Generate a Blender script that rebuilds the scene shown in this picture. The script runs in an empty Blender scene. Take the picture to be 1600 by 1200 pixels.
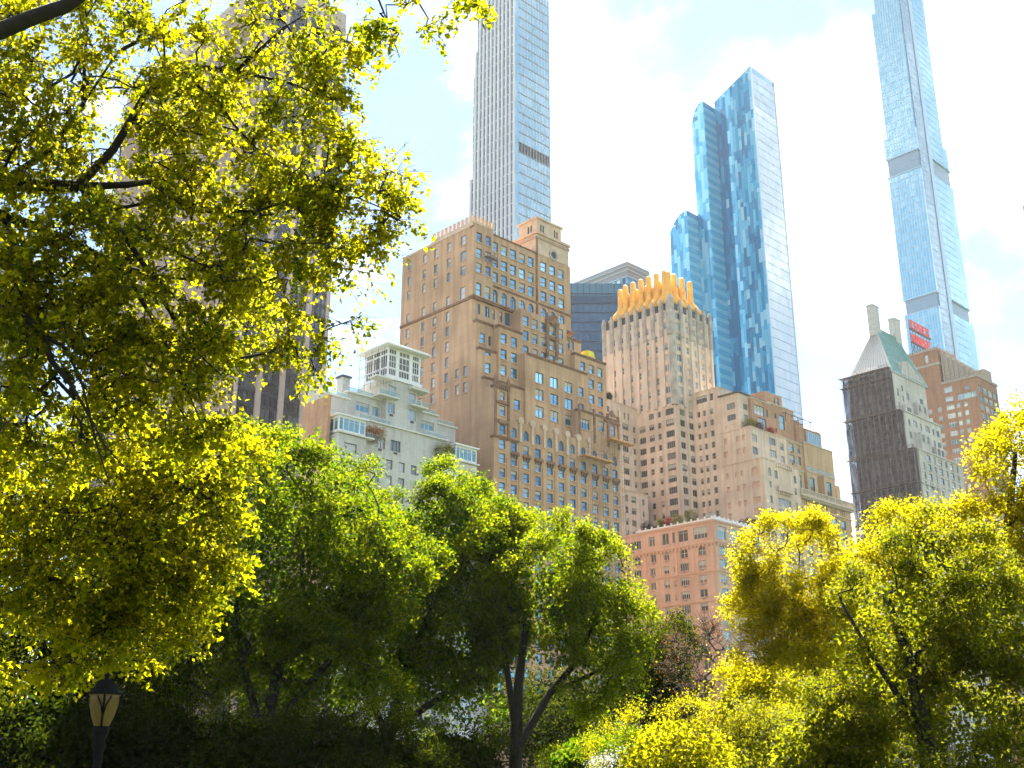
import bpy, math, random
import numpy as np
from mathutils import Vector, Matrix
RAD = math.radians
sc = bpy.context.scene
col = sc.collection

# ------------------------------------------------------------------ camera, sky, sun, exposure
# world axes: +X runs west along the avenue, +Y runs south, Z up; the camera stands in the park
YAW, PITCH, ROLL = RAD(44.06), RAD(19.1), RAD(0.109)
cam = bpy.data.objects.new('camera', bpy.data.cameras.new('camera'))
col.objects.link(cam)
fw = Vector((math.sin(YAW) * math.cos(PITCH), math.cos(YAW) * math.cos(PITCH), math.sin(PITCH)))
rt = Vector((math.cos(YAW), -math.sin(YAW), 0))
up = rt.cross(fw)
rt2 = rt * math.cos(ROLL) + up * math.sin(ROLL)
up2 = up * math.cos(ROLL) - rt * math.sin(ROLL)
cam.matrix_world = Matrix(((rt2.x, up2.x, -fw.x, 0), (rt2.y, up2.y, -fw.y, 0), (rt2.z, up2.z, -fw.z, 1.7), (0, 0, 0, 1)))
cam.data.sensor_width = 36
cam.data.lens = 36 * 1779 / 1600
cam.data.clip_end = 6000
sc.camera = cam

SUN_AZ, SUN_EL = YAW + RAD(10), RAD(58)
world = bpy.data.worlds.new('World')
sc.world = world
world.use_nodes = True
wn, wl = world.node_tree.nodes, world.node_tree.links
wn.clear()


def N_(nodes, t, **kw):
    n = nodes.new(t)
    for k, v in kw.items():
        setattr(n, k, v)
    return n


sky = N_(wn, 'ShaderNodeTexSky', sky_type='NISHITA', sun_disc=False, sun_elevation=SUN_EL, sun_rotation=SUN_AZ,
         air_density=1.0, dust_density=0.15, ozone_density=2.5)
tc = N_(wn, 'ShaderNodeTexCoord')
sep = N_(wn, 'ShaderNodeSeparateXYZ')
wl.new(tc.outputs['Generated'], sep.inputs[0])


def wmath(op, a, b=None, clamp=False):
    n = N_(wn, 'ShaderNodeMath', operation=op, use_clamp=clamp)
    for i, v in enumerate((a, b)):
        if v is None:
            continue
        if isinstance(v, (int, float)):
            n.inputs[i].default_value = v
        else:
            wl.new(v, n.inputs[i])
    return n.outputs[0]


den = wmath('ADD', wmath('MAXIMUM', sep.outputs[2], 0.0), 0.22)
cv = N_(wn, 'ShaderNodeCombineXYZ')
wl.new(wmath('DIVIDE', sep.outputs[0], den), cv.inputs[0])
wl.new(wmath('DIVIDE', sep.outputs[1], den), cv.inputs[1])
cv.inputs[2].default_value = 3.7
cn = N_(wn, 'ShaderNodeTexNoise')
cn.inputs['Scale'].default_value = 2.2
cn.inputs['Detail'].default_value = 9
cn.inputs['Roughness'].default_value = 0.56
cn.inputs['Distortion'].default_value = 0.25
wl.new(cv.outputs[0], cn.inputs['Vector'])
cr = N_(wn, 'ShaderNodeValToRGB')
cr.color_ramp.interpolation = 'EASE'
cr.color_ramp.elements[0].position, cr.color_ramp.elements[0].color = 0.465, (0.01, 0.01, 0.01, 1)
cr.color_ramp.elements[1].position, cr.color_ramp.elements[1].color = 0.67, (1, 1, 1, 1)
wl.new(cn.outputs['Fac'], cr.inputs[0])
cmix = N_(wn, 'ShaderNodeMixRGB')
cn2 = N_(wn, 'ShaderNodeTexNoise')
cn2.inputs['Scale'].default_value = 4.1
cn2.inputs['Detail'].default_value = 8
wl.new(cv.outputs[0], cn2.inputs['Vector'])
cr2 = N_(wn, 'ShaderNodeValToRGB')
cr2.color_ramp.elements[0].position, cr2.color_ramp.elements[1].position = 0.36, 0.60
cr2.color_ramp.elements[0].color, cr2.color_ramp.elements[1].color = (.28, .31, .335, 1), (1, .985, .96, 1)
wl.new(cn2.outputs['Fac'], cr2.inputs[0])
cgain = N_(wn, 'ShaderNodeMixRGB', blend_type='MULTIPLY')
cgain.inputs[0].default_value = 1
cgain.inputs[2].default_value = (16.5, 16.5, 16.5, 1)
wl.new(cr2.outputs[0], cgain.inputs[1])
wl.new(cr.outputs[0], cmix.inputs[0])
wl.new(sky.outputs[0], cmix.inputs[1])
wl.new(cgain.outputs[0], cmix.inputs[2])
bg = N_(wn, 'ShaderNodeBackground')
bg.inputs[1].default_value = 0.05
wl.new(cmix.outputs[0], bg.inputs[0])
wo = N_(wn, 'ShaderNodeOutputWorld')
wl.new(bg.outputs[0], wo.inputs[0])

sl = bpy.data.lights.new('sun', 'SUN')
sl.energy, sl.angle, sl.color = 5.0, RAD(0.53), (1.0, 0.94, 0.84)
sun = bpy.data.objects.new('sun', sl)
col.objects.link(sun)
sdir = Vector((math.sin(SUN_AZ) * math.cos(SUN_EL), math.cos(SUN_AZ) * math.cos(SUN_EL), math.sin(SUN_EL)))
sun.rotation_euler = sdir.to_track_quat('Z', 'Y').to_euler()
sun.location = sdir * 900

vs = sc.view_settings
vs.view_transform, vs.look, vs.gamma, vs.exposure = 'Standard', 'None', 1, 2.42
vs.use_curve_mapping = False
sc.render.engine = 'CYCLES'
cy = sc.cycles
cy.use_denoising = True
cy.max_bounces, cy.diffuse_bounces, cy.glossy_bounces, cy.transmission_bounces, cy.transparent_max_bounces = 6, 3, 3, 4, 8
cy.caustics_reflective = cy.caustics_refractive = False
cy.sample_clamp_indirect = 6
cy.sample_clamp_direct = 12
cy.use_adaptive_sampling, cy.adaptive_threshold = True, 0.025


# ------------------------------------------------------------------ materials
def new_mat(name):
    m = bpy.data.materials.new(name)
    m.use_nodes = True
    return m, m.node_tree.nodes, m.node_tree.links, m.node_tree.nodes['Principled BSDF']


def mth(nd, lk, op, a, b=None):
    n = nd.new('ShaderNodeMath')
    n.operation = op
    for i, v in enumerate((a, b)):
        if v is None:
            continue
        if isinstance(v, (int, float)):
            n.inputs[i].default_value = v
        else:
            lk.new(v, n.inputs[i])
    return n.outputs[0]


def uvz(nd, lk):
    """(x + y, z) of the world position: runs along any wall of the street grid"""
    g = nd.new('ShaderNodeNewGeometry')
    s = nd.new('ShaderNodeSeparateXYZ')
    lk.new(g.outputs['Position'], s.inputs[0])
    c = nd.new('ShaderNodeCombineXYZ')
    lk.new(mth(nd, lk, 'ADD', s.outputs[0], s.outputs[1]), c.inputs[0])
    lk.new(s.outputs[2], c.inputs[1])
    return c.outputs[0], g.outputs['Position'], s.outputs[2]


def masonry(name, ca, cb, bw=1.1, bh=0.55, joint=0.25, rough=0.85, stain=0.45, jcol=None):
    m, nd, lk, p = new_mat(name)
    uv, pos, z = uvz(nd, lk)
    br = nd.new('ShaderNodeTexBrick')
    lk.new(uv, br.inputs['Vector'])
    br.inputs['Scale'].default_value = 1
    br.inputs['Brick Width'].default_value = bw
    br.inputs['Row Height'].default_value = bh
    br.inputs['Mortar Size'].default_value = 0.03
    br.inputs['Mortar Smooth'].default_value = 0.4
    br.inputs['Color1'].default_value = (*ca, 1)
    br.inputs['Color2'].default_value = (*cb, 1)
    j = jcol or tuple(a * (1 - joint) for a in ca)
    br.inputs['Mortar'].default_value = (*j, 1)
    n1 = nd.new('ShaderNodeTexNoise')
    n1.inputs['Scale'].default_value = 0.11
    n1.inputs['Detail'].default_value = 6
    lk.new(pos, n1.inputs['Vector'])
    # rain streaks: noise stretched along z
    mp = nd.new('ShaderNodeMapping')
    mp.inputs['Scale'].default_value = (0.9, 0.05, 1)
    lk.new(uv, mp.inputs['Vector'])
    n2 = nd.new('ShaderNodeTexNoise')
    n2.inputs['Scale'].default_value = 1.0
    n2.inputs['Detail'].default_value = 5
    lk.new(mp.outputs[0], n2.inputs['Vector'])
    f = mth(nd, lk, 'MULTIPLY', n1.outputs['Fac'], n2.outputs['Fac'])
    rp = nd.new('ShaderNodeValToRGB')
    rp.color_ramp.elements[0].position, rp.color_ramp.elements[1].position = 0.07, 0.34
    s0 = 1 - stain
    rp.color_ramp.elements[0].color = (s0, s0 * .97, s0 * .93, 1)
    rp.color_ramp.elements[1].color = (1.06, 1.05, 1.04, 1)
    lk.new(f, rp.inputs[0])
    mx = nd.new('ShaderNodeMixRGB')
    mx.blend_type = 'MULTIPLY'
    mx.inputs[0].default_value = 1
    lk.new(br.outputs['Color'], mx.inputs[1])
    lk.new(rp.outputs[0], mx.inputs[2])
    lk.new(mx.outputs[0], p.inputs['Base Color'])
    p.inputs['Roughness'].default_value = rough
    p.inputs['Specular IOR Level'].default_value = 0.25
    return m


def plain(name, c, rough=0.7, metal=0.0, var=0.18, scale=1.5, spec=0.4):
    m, nd, lk, p = new_mat(name)
    n = nd.new('ShaderNodeTexNoise')
    n.inputs['Scale'].default_value = scale
    n.inputs['Detail'].default_value = 5
    g = nd.new('ShaderNodeNewGeometry')
    lk.new(g.outputs['Position'], n.inputs['Vector'])
    r = nd.new('ShaderNodeValToRGB')
    r.color_ramp.elements[0].position, r.color_ramp.elements[1].position = 0.3, 0.7
    r.color_ramp.elements[0].color = (*[v * (1 - var) for v in c], 1)
    r.color_ramp.elements[1].color = (*[v * (1 + var) for v in c], 1)
    lk.new(n.outputs['Fac'], r.inputs[0])
    lk.new(r.outputs[0], p.inputs['Base Color'])
    p.inputs['Roughness'].default_value = rough
    p.inputs['Metallic'].default_value = metal
    p.inputs['Specular IOR Level'].default_value = spec
    return m


def glass(name, tint, inner_dark, inner_light, refl=0.5, rough=0.03, light_share=0.25, wav=0.02, perpos=None):
    """coated window glass: part mirror of the sky, part room or blind behind it; one random value per object"""
    m, nd, lk, p = new_mat(name)
    if perpos is None:
        oi = nd.new('ShaderNodeObjectInfo')
        rnd = oi.outputs['Random']
    else:
        uv, pos, z = uvz(nd, lk)
        sn = nd.new('ShaderNodeVectorMath')
        sn.operation = 'SNAP'
        sn.inputs[1].default_value = (perpos[0], perpos[1], 1)
        lk.new(uv, sn.inputs[0])
        wnz = nd.new('ShaderNodeTexWhiteNoise')
        lk.new(sn.outputs[0], wnz.inputs['Vector'])
        rnd = wnz.outputs['Value']
    r = nd.new('ShaderNodeValToRGB')
    r.color_ramp.interpolation = 'CONSTANT'
    e = r.color_ramp.elements
    e[0].position, e[0].color = 0, (*inner_dark, 1)
    e[1].position, e[1].color = 1 - light_share, (*inner_light, 1)
    mid = e.new((1 - light_share) * .55)
    mid.color = (*[(a * .65 + b * .35) for a, b in zip(inner_dark, inner_light)], 1)
    lk.new(rnd, r.inputs[0])
    lk.new(r.outputs[0], p.inputs['Base Color'])
    p.inputs['Roughness'].default_value = 0.35
    gl = nd.new('ShaderNodeBsdfGlossy')
    gl.inputs['Color'].default_value = (*tint, 1)
    gl.inputs['Roughness'].default_value = rough
    if wav:
        n = nd.new('ShaderNodeTexNoise')
        n.inputs['Scale'].default_value = 0.8
        n.inputs['Detail'].default_value = 2
        b = nd.new('ShaderNodeBump')
        b.inputs['Strength'].default_value = wav * 10
        b.inputs['Distance'].default_value = 0.05
        gg = nd.new('ShaderNodeNewGeometry')
        lk.new(gg.outputs['Position'], n.inputs['Vector'])
        lk.new(n.outputs['Fac'], b.inputs['Height'])
        lk.new(b.outputs[0], gl.inputs['Normal'])
    mx = nd.new('ShaderNodeMixShader')
    fr = mth(nd, lk, 'MULTIPLY', mth(nd, lk, 'ADD', mth(nd, lk, 'MULTIPLY', rnd, 0.5), 0.75), refl)
    lk.new(fr, mx.inputs[0])
    lk.new(p.outputs[0], mx.inputs[1])
    lk.new(gl.outputs[0], mx.inputs[2])
    lk.new(mx.outputs[0], nd['Material Output'].inputs['Surface'])
    return m


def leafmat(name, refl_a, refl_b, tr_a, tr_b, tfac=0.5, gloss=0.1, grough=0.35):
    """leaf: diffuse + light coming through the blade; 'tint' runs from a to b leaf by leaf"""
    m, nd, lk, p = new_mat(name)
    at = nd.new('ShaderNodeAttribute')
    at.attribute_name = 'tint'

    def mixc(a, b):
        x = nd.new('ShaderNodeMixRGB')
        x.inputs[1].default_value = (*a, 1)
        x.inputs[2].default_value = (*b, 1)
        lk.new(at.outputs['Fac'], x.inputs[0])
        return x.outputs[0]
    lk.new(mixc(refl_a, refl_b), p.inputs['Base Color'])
    p.inputs['Roughness'].default_value = grough
    p.inputs['Specular IOR Level'].default_value = gloss
    t = nd.new('ShaderNodeBsdfTranslucent')
    lk.new(mixc(tr_a, tr_b), t.inputs[0])
    mx = nd.new('ShaderNodeMixShader')
    mx.inputs[0].default_value = tfac
    lk.new(p.outputs[0], mx.inputs[1])
    lk.new(t.outputs[0], mx.inputs[2])
    lk.new(mx.outputs[0], nd['Material Output'].inputs['Surface'])
    return m


# ------------------------------------------------------------------ mesh helpers
class MB:
    """collects boxes, tubes and polygons with material numbers; build() links them as one mesh object"""

    def __init__(s):
        s.v, s.f, s.m = [], [], []

    def poly(s, pts, mi=0):
        b = len(s.v)
        s.v += [tuple(p) for p in pts]
        s.f.append(tuple(range(b, b + len(pts))))
        s.m.append(mi)

    def box(s, x0, x1, y0, y1, z0, z1, mi=0, skip=''):
        b = len(s.v)
        s.v += [(x0, y0, z0), (x1, y0, z0), (x1, y1, z0), (x0, y1, z0), (x0, y0, z1), (x1, y0, z1), (x1, y1, z1), (x0, y1, z1)]
        for k, q in (('b', (3, 2, 1, 0)), ('t', (4, 5, 6, 7)), ('n', (0, 1, 5, 4)), ('w', (1, 2, 6, 5)), ('s', (2, 3, 7, 6)), ('e', (3, 0, 4, 7))):
            if k not in skip:
                s.f.append(tuple(b + i for i in q))
                s.m.append(mi)

    def frust(s, x0, x1, y0, y1, z0, X0, X1, Y0, Y1, z1, mi=0):
        b = len(s.v)
        s.v += [(x0, y0, z0), (x1, y0, z0), (x1, y1, z0), (x0, y1, z0), (X0, Y0, z1), (X1, Y0, z1), (X1, Y1, z1), (X0, Y1, z1)]
        for q in ((3, 2, 1, 0), (4, 5, 6, 7), (0, 1, 5, 4), (1, 2, 6, 5), (2, 3, 7, 6), (3, 0, 4, 7)):
            s.f.append(tuple(b + i for i in q))
            s.m.append(mi)

    def tube(s, pts, rad, n=6, mi=0, cap=True):
        pts = [Vector(p) for p in pts]
        rings = []
        ref = None
        for i, p in enumerate(pts):
            t = (pts[min(i + 1, len(pts) - 1)] - pts[max(i - 1, 0)])
            t = t.normalized() if t.length > 1e-9 else Vector((0, 0, 1))
            if ref is None:
                ref = Vector((1, 0, 0)) if abs(t.x) < .8 else Vector((0, 1, 0))
            a = (ref - t * ref.dot(t)).normalized()
            ref = a
            c = t.cross(a)
            r = rad[i] if isinstance(rad, (list, tuple)) else rad
            b = len(s.v)
            for k in range(n):
                th = 2 * math.pi * k / n
                s.v.append(tuple(p + a * (r * math.cos(th)) + c * (r * math.sin(th))))
            rings.append(b)
        for q, w in zip(rings, rings[1:]):
            for k in range(n):
                s.f.append((q + k, q + (k + 1) % n, w + (k + 1) % n, w + k))
                s.m.append(mi)
        if cap:
            s.f.append(tuple(rings[0] + k for k in range(n))[::-1])
            s.m.append(mi)
            s.f.append(tuple(rings[-1] + k for k in range(n)))
            s.m.append(mi)

    def bar(s, a, b, r, mi=0):
        s.tube([a, b], r, 4, mi)

    def lathe(s, prof, cx, cy, n=16, mi=0):
        b = len(s.v)
        for r, z in prof:
            for k in range(n):
                th = 2 * math.pi * k / n
                s.v.append((cx + r * math.cos(th), cy + r * math.sin(th), z))
        for i in range(len(prof) - 1):
            for k in range(n):
                s.f.append((b + i * n + k, b + i * n + (k + 1) % n, b + (i + 1) * n + (k + 1) % n, b + (i + 1) * n + k))
                s.m.append(mi)

    def mesh(s, name, mats, org=(0, 0, 0), smooth=False):
        me = bpy.data.meshes.new(name)
        o = org
        me.from_pydata([(x - o[0], y - o[1], z - o[2]) for x, y, z in s.v], [], s.f)
        for m in mats:
            me.materials.append(m)
        me.polygons.foreach_set('material_index', s.m)
        if smooth:
            me.polygons.foreach_set('use_smooth', [True] * len(s.f))
        me.update()
        return me

    def build(s, name, mats, parent=None, org=(0, 0, 0), smooth=False):
        if not isinstance(mats, (list, tuple)):
            mats = [mats]
        o = bpy.data.objects.new(name, s.mesh(name, mats, org, smooth))
        col.objects.link(o)
        if parent is not None:
            o.parent = parent
        return o


def tag(o, label=None, cat=None, group=None, kind=None):
    for k, v in (('label', label), ('category', cat), ('group', group), ('kind', kind)):
        if v:
            o[k] = v
    return o


def empty(name, loc):
    o = bpy.data.objects.new(name, None)
    o.empty_display_size = 0.5
    o.location = loc
    col.objects.link(o)
    return o


def facade(mb, ax, c, u0, u1, z0, z1, ops, mi=0, rec=0.35):
    """wall sheet in plane ax=c ('N': y=c facing -y, 'E': x=c facing -x) with recessed openings (u0,u1,z0,z1,style)"""
    P = (lambda u, z, d=0.0: (u, c + d, z)) if ax == 'N' else (lambda u, z, d=0.0: (c + d, u, z))
    ops = [o for o in ops if o[0] > u0 and o[1] < u1 and o[2] > z0 and o[3] < z1]
    zs = sorted({round(z, 3) for z in [z0, z1] + [o[2] for o in ops] + [o[3] for o in ops]})
    for za, zb in zip(zs, zs[1:]):
        zm = (za + zb) / 2
        cut = sorted((o[0], o[1]) for o in ops if o[2] < zm < o[3])
        u = u0
        for a, b in cut + [(u1, u1)]:
            if a - u > 1e-4:
                mb.poly((P(u, za), P(a, za), P(a, zb), P(u, zb)), mi)
            u = max(u, b)
    for o in ops:
        a, b, q, t = o[:4]
        for e, g in (((a, q), (b, q)), ((b, q), (b, t)), ((b, t), (a, t)), ((a, t), (a, q))):
            mb.poly((P(*e), P(*g), P(*g, rec), P(*e, rec)), mi)
        if len(o) > 4 and o[4].startswith('arch'):
            r = (b - a) / 2
            um = (a + b) / 2
            for sg, uc in ((-1, a), (1, b)):
                pts = [(um + sg * r * math.cos(k * math.pi / 12), t - r + r * math.sin(k * math.pi / 12)) for k in range(7)]
                for p, q2 in zip(pts, pts[1:]):
                    mb.poly((P(uc, t), P(*p), P(*q2)), mi)
                    mb.poly((P(*p), P(*q2), P(*q2, rec), P(*p, rec)), mi)
    return ops


_wm = {}
wrnd = random.Random(77)


def winmesh(w, h, style, mats, key):
    """window seen from -y, origin at the middle of the sill line; mats = frame, glass, trim, dark"""
    k = (round(w, 1), round(h, 1), style, key)
    if k in _wm:
        return _wm[k]
    w, h = k[0] + .02, k[1] + .02
    mb = MB()
    t = min(.11, w * .09)
    st = style.split('+')
    s0 = st[0]
    hw = w / 2
    bars = []
    if s0.startswith('arch'):
        r = hw
        arc = [(hw - t) * 1.0]
        pts = [(-hw + .0, 0), (hw, 0)] + [(r * math.cos(a * math.pi / 10), h - r + r * math.sin(a * math.pi / 10)) for a in range(11)]
        mb.poly([(x, .07, z) for x, z in pts], 1)
        for i in range(11 - 1):
            a0, a1 = i * math.pi / 10, (i + 1) * math.pi / 10
            q = [(rr * math.cos(a), h - r + rr * math.sin(a)) for rr, a in ((r, a0), (r, a1), (r - t, a1), (r - t, a0))]
            mb.poly([(x, 0, z) for x, z in q], 0)
        bars = [(-hw, -hw + t, 0, h - r), (hw - t, hw, 0, h - r), (-hw, hw, 0, t), (-hw, hw, h - r - t / 2, h - r + t / 2), (-t / 2, t / 2, 0, h - .02)]
    else:
        mb.poly([(-hw, .07, 0), (hw, .07, 0), (hw, .07, h), (-hw, .07, h)], 1)
        bars = [(-hw, -hw + t, 0, h), (hw - t, hw, 0, h), (-hw, hw, 0, t), (-hw, hw, h - t, h)]
        if 'dh' in st:
            bars.append((-hw, hw, h * .5 - t * .5, h * .5 + t * .5))
        if 'top' in st:
            bars.append((-hw, hw, h * .78 - t * .35, h * .78 + t * .35))
        for nm, n in (('v2', 2), ('v3', 3), ('v4', 4), ('v5', 5), ('v7', 7)):
            if nm in st:
                for i in range(1, n):
                    x = -hw + w * i / n
                    bars.append((x - t * .5, x + t * .5, 0, h))
        if 'blk' in st:
            mb.box(-hw + t, hw - t, .03, .06, 0, h * .36, 3)
    for a, b, q, z in bars:
        mb.box(a, b, 0, .09, q, z, 0, 's')
    for nm, fr_ in (('b3', .34), ('b5', .58)):
        if nm in st:
            mb.box(-hw + t, hw - t, .045, .065, h * (1 - fr_), h - t, 4)
    if 'sill' in st:
        mb.box(-hw - .12, hw + .12, -.5, .02, -.18, -.004, 2)
    if 'ac' in st:
        mb.box(-.42, .42, -.42, -.33, -.62, -.2, 3)
    me = mb.mesh('window', list(mats) + [M['blind_cloth']])
    _wm[k] = me
    return me


class Bld:
    """a building: an Empty at street level that parents its walls, windows, ledges"""

    def __init__(s, name, label, loc, cat='building'):
        s.L = loc
        s.root = tag(empty(name, loc), label, cat)
        s.w = []

    def part(s, name, mb, mats, parent=None, smooth=False):
        return mb.build(name, mats, parent or s.root, s.L, smooth)

    def parts(s, name, mb, mats, parent=None):
        """every separate piece of the mesh becomes a part of its own"""
        up_ = list(range(len(mb.v)))

        def find(i):
            while up_[i] != i:
                up_[i] = up_[up_[i]]
                i = up_[i]
            return i
        for f in mb.f:
            for k in f[1:]:
                up_[find(k)] = find(f[0])
        grp = {}
        for f, m in zip(mb.f, mb.m):
            grp.setdefault(find(f[0]), []).append((f, m))
        for fs in grp.values():
            idx = sorted({k for f, _ in fs for k in f})
            re_ = {k: i for i, k in enumerate(idx)}
            b = MB()
            b.v = [mb.v[k] for k in idx]
            b.f = [tuple(re_[k] for k in f) for f, _ in fs]
            b.m = [m for _, m in fs]
            b.build(name, mats, parent or s.root, s.L)

    def tier(s, mb, x0, x1, y0, y1, z0, z1, opN=(), opE=(), mi=0, rec=0.35, roof=True, wmats=None, wmE=None):
        a = facade(mb, 'N', y0, x0, x1, z0, z1, opN, mi, rec)
        b = facade(mb, 'E', x0, y0, y1, z0, z1, opE, mi, rec)
        mb.poly(((x1, y0, z0), (x1, y1, z0), (x1, y1, z1), (x1, y0, z1)), mi)
        mb.poly(((x1, y1, z0), (x0, y1, z0), (x0, y1, z1), (x1, y1, z1)), mi)
        if roof:
            mb.poly(((x0, y0, z1), (x1, y0, z1), (x1, y1, z1), (x0, y1, z1)), mi)
        for o in a:
            s.w.append(('N', y0 + rec - .1, o, wmats))
        for o in b:
            s.w.append(('E', x0 + rec - .1, o, wmE or wmats))

    def windows(s, mats, key, limit=296, name='window', zmin=None):
        """each window an object; past the limit the lowest ones are joined"""
        s.w.sort(key=lambda e: -e[2][2])
        rest = MB()
        for i, (ax, c, o, wm) in enumerate(s.w):
            st = o[4] if len(o) > 4 else 'dh'
            um, w, h = (o[0] + o[1]) / 2, o[1] - o[0], o[3] - o[2]
            kk_ = wm[1] if wm else key
            if kk_ not in ('blind', 'hampE', 'pent', 'sun', 'qs') and not st.startswith('arch'):
                st += wrnd.choices(('', '+b3', '+b5'), (6, 2.4, 1.4))[0]
            me = winmesh(w, h, st, wm[0] if wm else mats, wm[1] if wm else key)
            loc = (um, c, o[2]) if ax == 'N' else (c, um, o[2])
            if i < limit:
                ob = bpy.data.objects.new(name, me)
                col.objects.link(ob)
                ob.parent = s.root
                ob.location = (loc[0] - s.L[0], loc[1] - s.L[1], loc[2] - s.L[2])
                if ax == 'E':
                    ob.rotation_euler.z = -math.pi / 2
            else:
                b = len(rest.v)
                for v in me.vertices:
                    x, y, z = v.co
                    rest.v.append((loc[0] + x, loc[1] + y, loc[2] + z) if ax == 'N' else (loc[0] + y, loc[1] - x, loc[2] + z))
                for p in me.polygons:
                    rest.f.append(tuple(b + k for k in p.vertices))
                    rest.m.append(p.material_index)
        if rest.f:
            tag(s.part('lower_windows', rest, list(mats) + [M['blind_cloth']]), kind='stuff')


def ledge(mb, x0, x1, y0, y1, z, h=0.5, d=0.4, mi=0, west=True):
    """moulding round the north, east and west sides of a block, two steps"""
    w = d if west else 0
    mb.box(x0 - d, x1 + w, y0 - d, y1, z, z + h * .55, mi)
    mb.box(x0 - d * .55, x1 + w * .55, y0 - d * .55, y1, z - h * .45, z + .002, mi)


def grid(us, w, zs, h, style='dh', skip=()):
    return [(u - w / 2, u + w / 2, z, z + h, style) for i, u in enumerate(us) for j, z in enumerate(zs) if (i, j) not in skip]


def rng_(a, b, n):
    return [a + (b - a) * i / (n - 1) for i in range(n)]

# ------------------------------------------------------------------ shared building materials
M = {}
M['blind_cloth'] = plain('blind_cloth', (.42, .42, .39), .9, var=.15, scale=.15)
M['hotel'] = masonry('tan_brick', (.53, .335, .205), (.495, .31, .185), 5.2, 1.95, .26, stain=.4)
M['hotel_trim'] = plain('brown_terracotta', (.22, .115, .06), .8, var=.35, scale=.8)
M['hotel_pale'] = plain('pale_terracotta', (.56, .41, .29), .8, var=.15, scale=.6)
M['parc'] = masonry('cream_limestone', (.68, .54, .42), (.65, .51, .39), 2.2, 1.15, .08, stain=.4)
M['parc_grey'] = plain('weathered_limestone', (.37, .345, .295), .85, var=.3, scale=.5)
M['pink'] = masonry('salmon_brick', (.59, .39, .295), (.56, .37, .275), 1.6, .9, .06, stain=.25)
M['pink_trim'] = plain('salmon_stone', (.60, .37, .26), .8, var=.12)
M['white'] = masonry('white_brick', (.53, .52, .485), (.47, .46, .43), 1.2, .6, .14, stain=.3)
M['white_trim'] = plain('cream_trim', (.62, .60, .53), .7, var=.08)
M['redbrick'] = masonry('orange_brick', (.50, .29, .175), (.46, .26, .15), 1.0, .5, .15)
M['P'] = masonry('buff_brick', (.54, .37, .215), (.50, .34, .19), 1.3, .8, .1, stain=.35)
M['P_trim'] = plain('buff_stone', (.52, .43, .32), .8, var=.15)
M['hamp'] = masonry('pale_grey_brick', (.56, .54, .49), (.50, .485, .44), 1.4, .8, .08, stain=.4)
M['hamp_trim'] = plain('grey_stone', (.48, .47, .44), .8, var=.2)
M['essex'] = masonry('brown_brick', (.37, .19, .105), (.33, .165, .09), 1.2, .7, .1, stain=.3)
M['essex_trim'] = plain('grey_brown_stone', (.36, .29, .23), .8, var=.2)
M['copper'] = plain('green_copper', (.15, .32, .28), .55, 0, .22, .5)
M['solow'] = plain('travertine', (.42, .345, .285), .75, var=.12, scale=.3)
M['white_metal'] = plain('white_paint', (.72, .72, .70), .45, var=.05)
M['dark_metal'] = plain('dark_metal', (.05, .05, .055), .5, .3, .2)
M['black'] = plain('black_panel', (.02, .022, .025), .4)
M['frame_dark'] = plain('bronze_frame', (.06, .055, .05), .5)
M['frame_white'] = plain('white_frame', (.62, .62, .60), .5)
M['frame_grey'] = plain('grey_frame', (.25, .26, .26), .5)
M['gold'] = plain('gold_paint', (.84, .44, .055), .55, .1, .16, .5)
M['timber'] = plain('orange_timber', (.55, .26, .07), .7, var=.3)
M['steel'] = plain('rusted_steel', (.20, .15, .12), .6, .3, .3)
M['g_blue'] = glass('blue_window_glass', (.22, .62, 1.0), (.01, .10, .19), (.22, .36, .44), .20, light_share=.14)  # blue of the reflected sky is put into tint and pane colour
M['g_pale'] = glass('pale_window_glass', (.85, .93, 1.0), (.10, .19, .24), (.52, .53, .50), .16, light_share=.35)
M['g_dark'] = glass('dark_window_glass', (.6, .75, .85), (.025, .021, .018), (.16, .12, .08), .03, light_share=.18)
M['g_mid'] = glass('grey_window_glass', (.75, .88, .95), (.10, .12, .13), (.42, .39, .34), .08, light_share=.4)
M['g_teal'] = glass('teal_window_glass', (.5, .85, .95), (.02, .13, .18), (.16, .33, .38), .18, light_share=.15)

rnd = random.Random(5)
YN = 175.2

# ------------------------------------------------------------------ ground, road, pavement
M['lawn'] = plain('lawn', (.055, .075, .022), .95, var=.45, scale=.6)
M['asphalt'] = plain('asphalt', (.05, .05, .052), .9, var=.2, scale=2)
M['paving'] = plain('paving', (.30, .29, .27), .85, var=.15, scale=2)
M['paint'] = plain('road_paint', (.78, .78, .74), .7, var=.08)
g = MB()
g.poly([(-3000, -3000, 0), (3000, -3000, 0), (3000, 3000, 0), (-3000, 3000, 0)])
tag(g.build('ground', M['lawn']), kind='structure')
g = MB()
g.box(-400, 900, 153, 171, -.3, .004, 0, 'b')
tag(g.build('road', M['asphalt']), kind='structure')
g = MB()
for x in range(-200, 600, 9):
    g.box(x, x + 3, 161.9, 162.05, .0, .008, 0, 'b')
tag(g.build('lane_marking', M['paint']), kind='structure')
g = MB()
g.box(208, 241.5, 171.002, 420, -.3, .006, 0, 'b')
tag(g.build('side_road', M['asphalt']), kind='structure')
g = MB()
for a, b in ((-400, 208), (241.5, 900)):
    g.box(a, b, 171, 420, -.3, .13, 0, 'b')
g.box(-400, 900, 149.5, 153, -.3, .13, 0, 'b')
tag(g.build('pavement', M['paving']), kind='structure')

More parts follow.
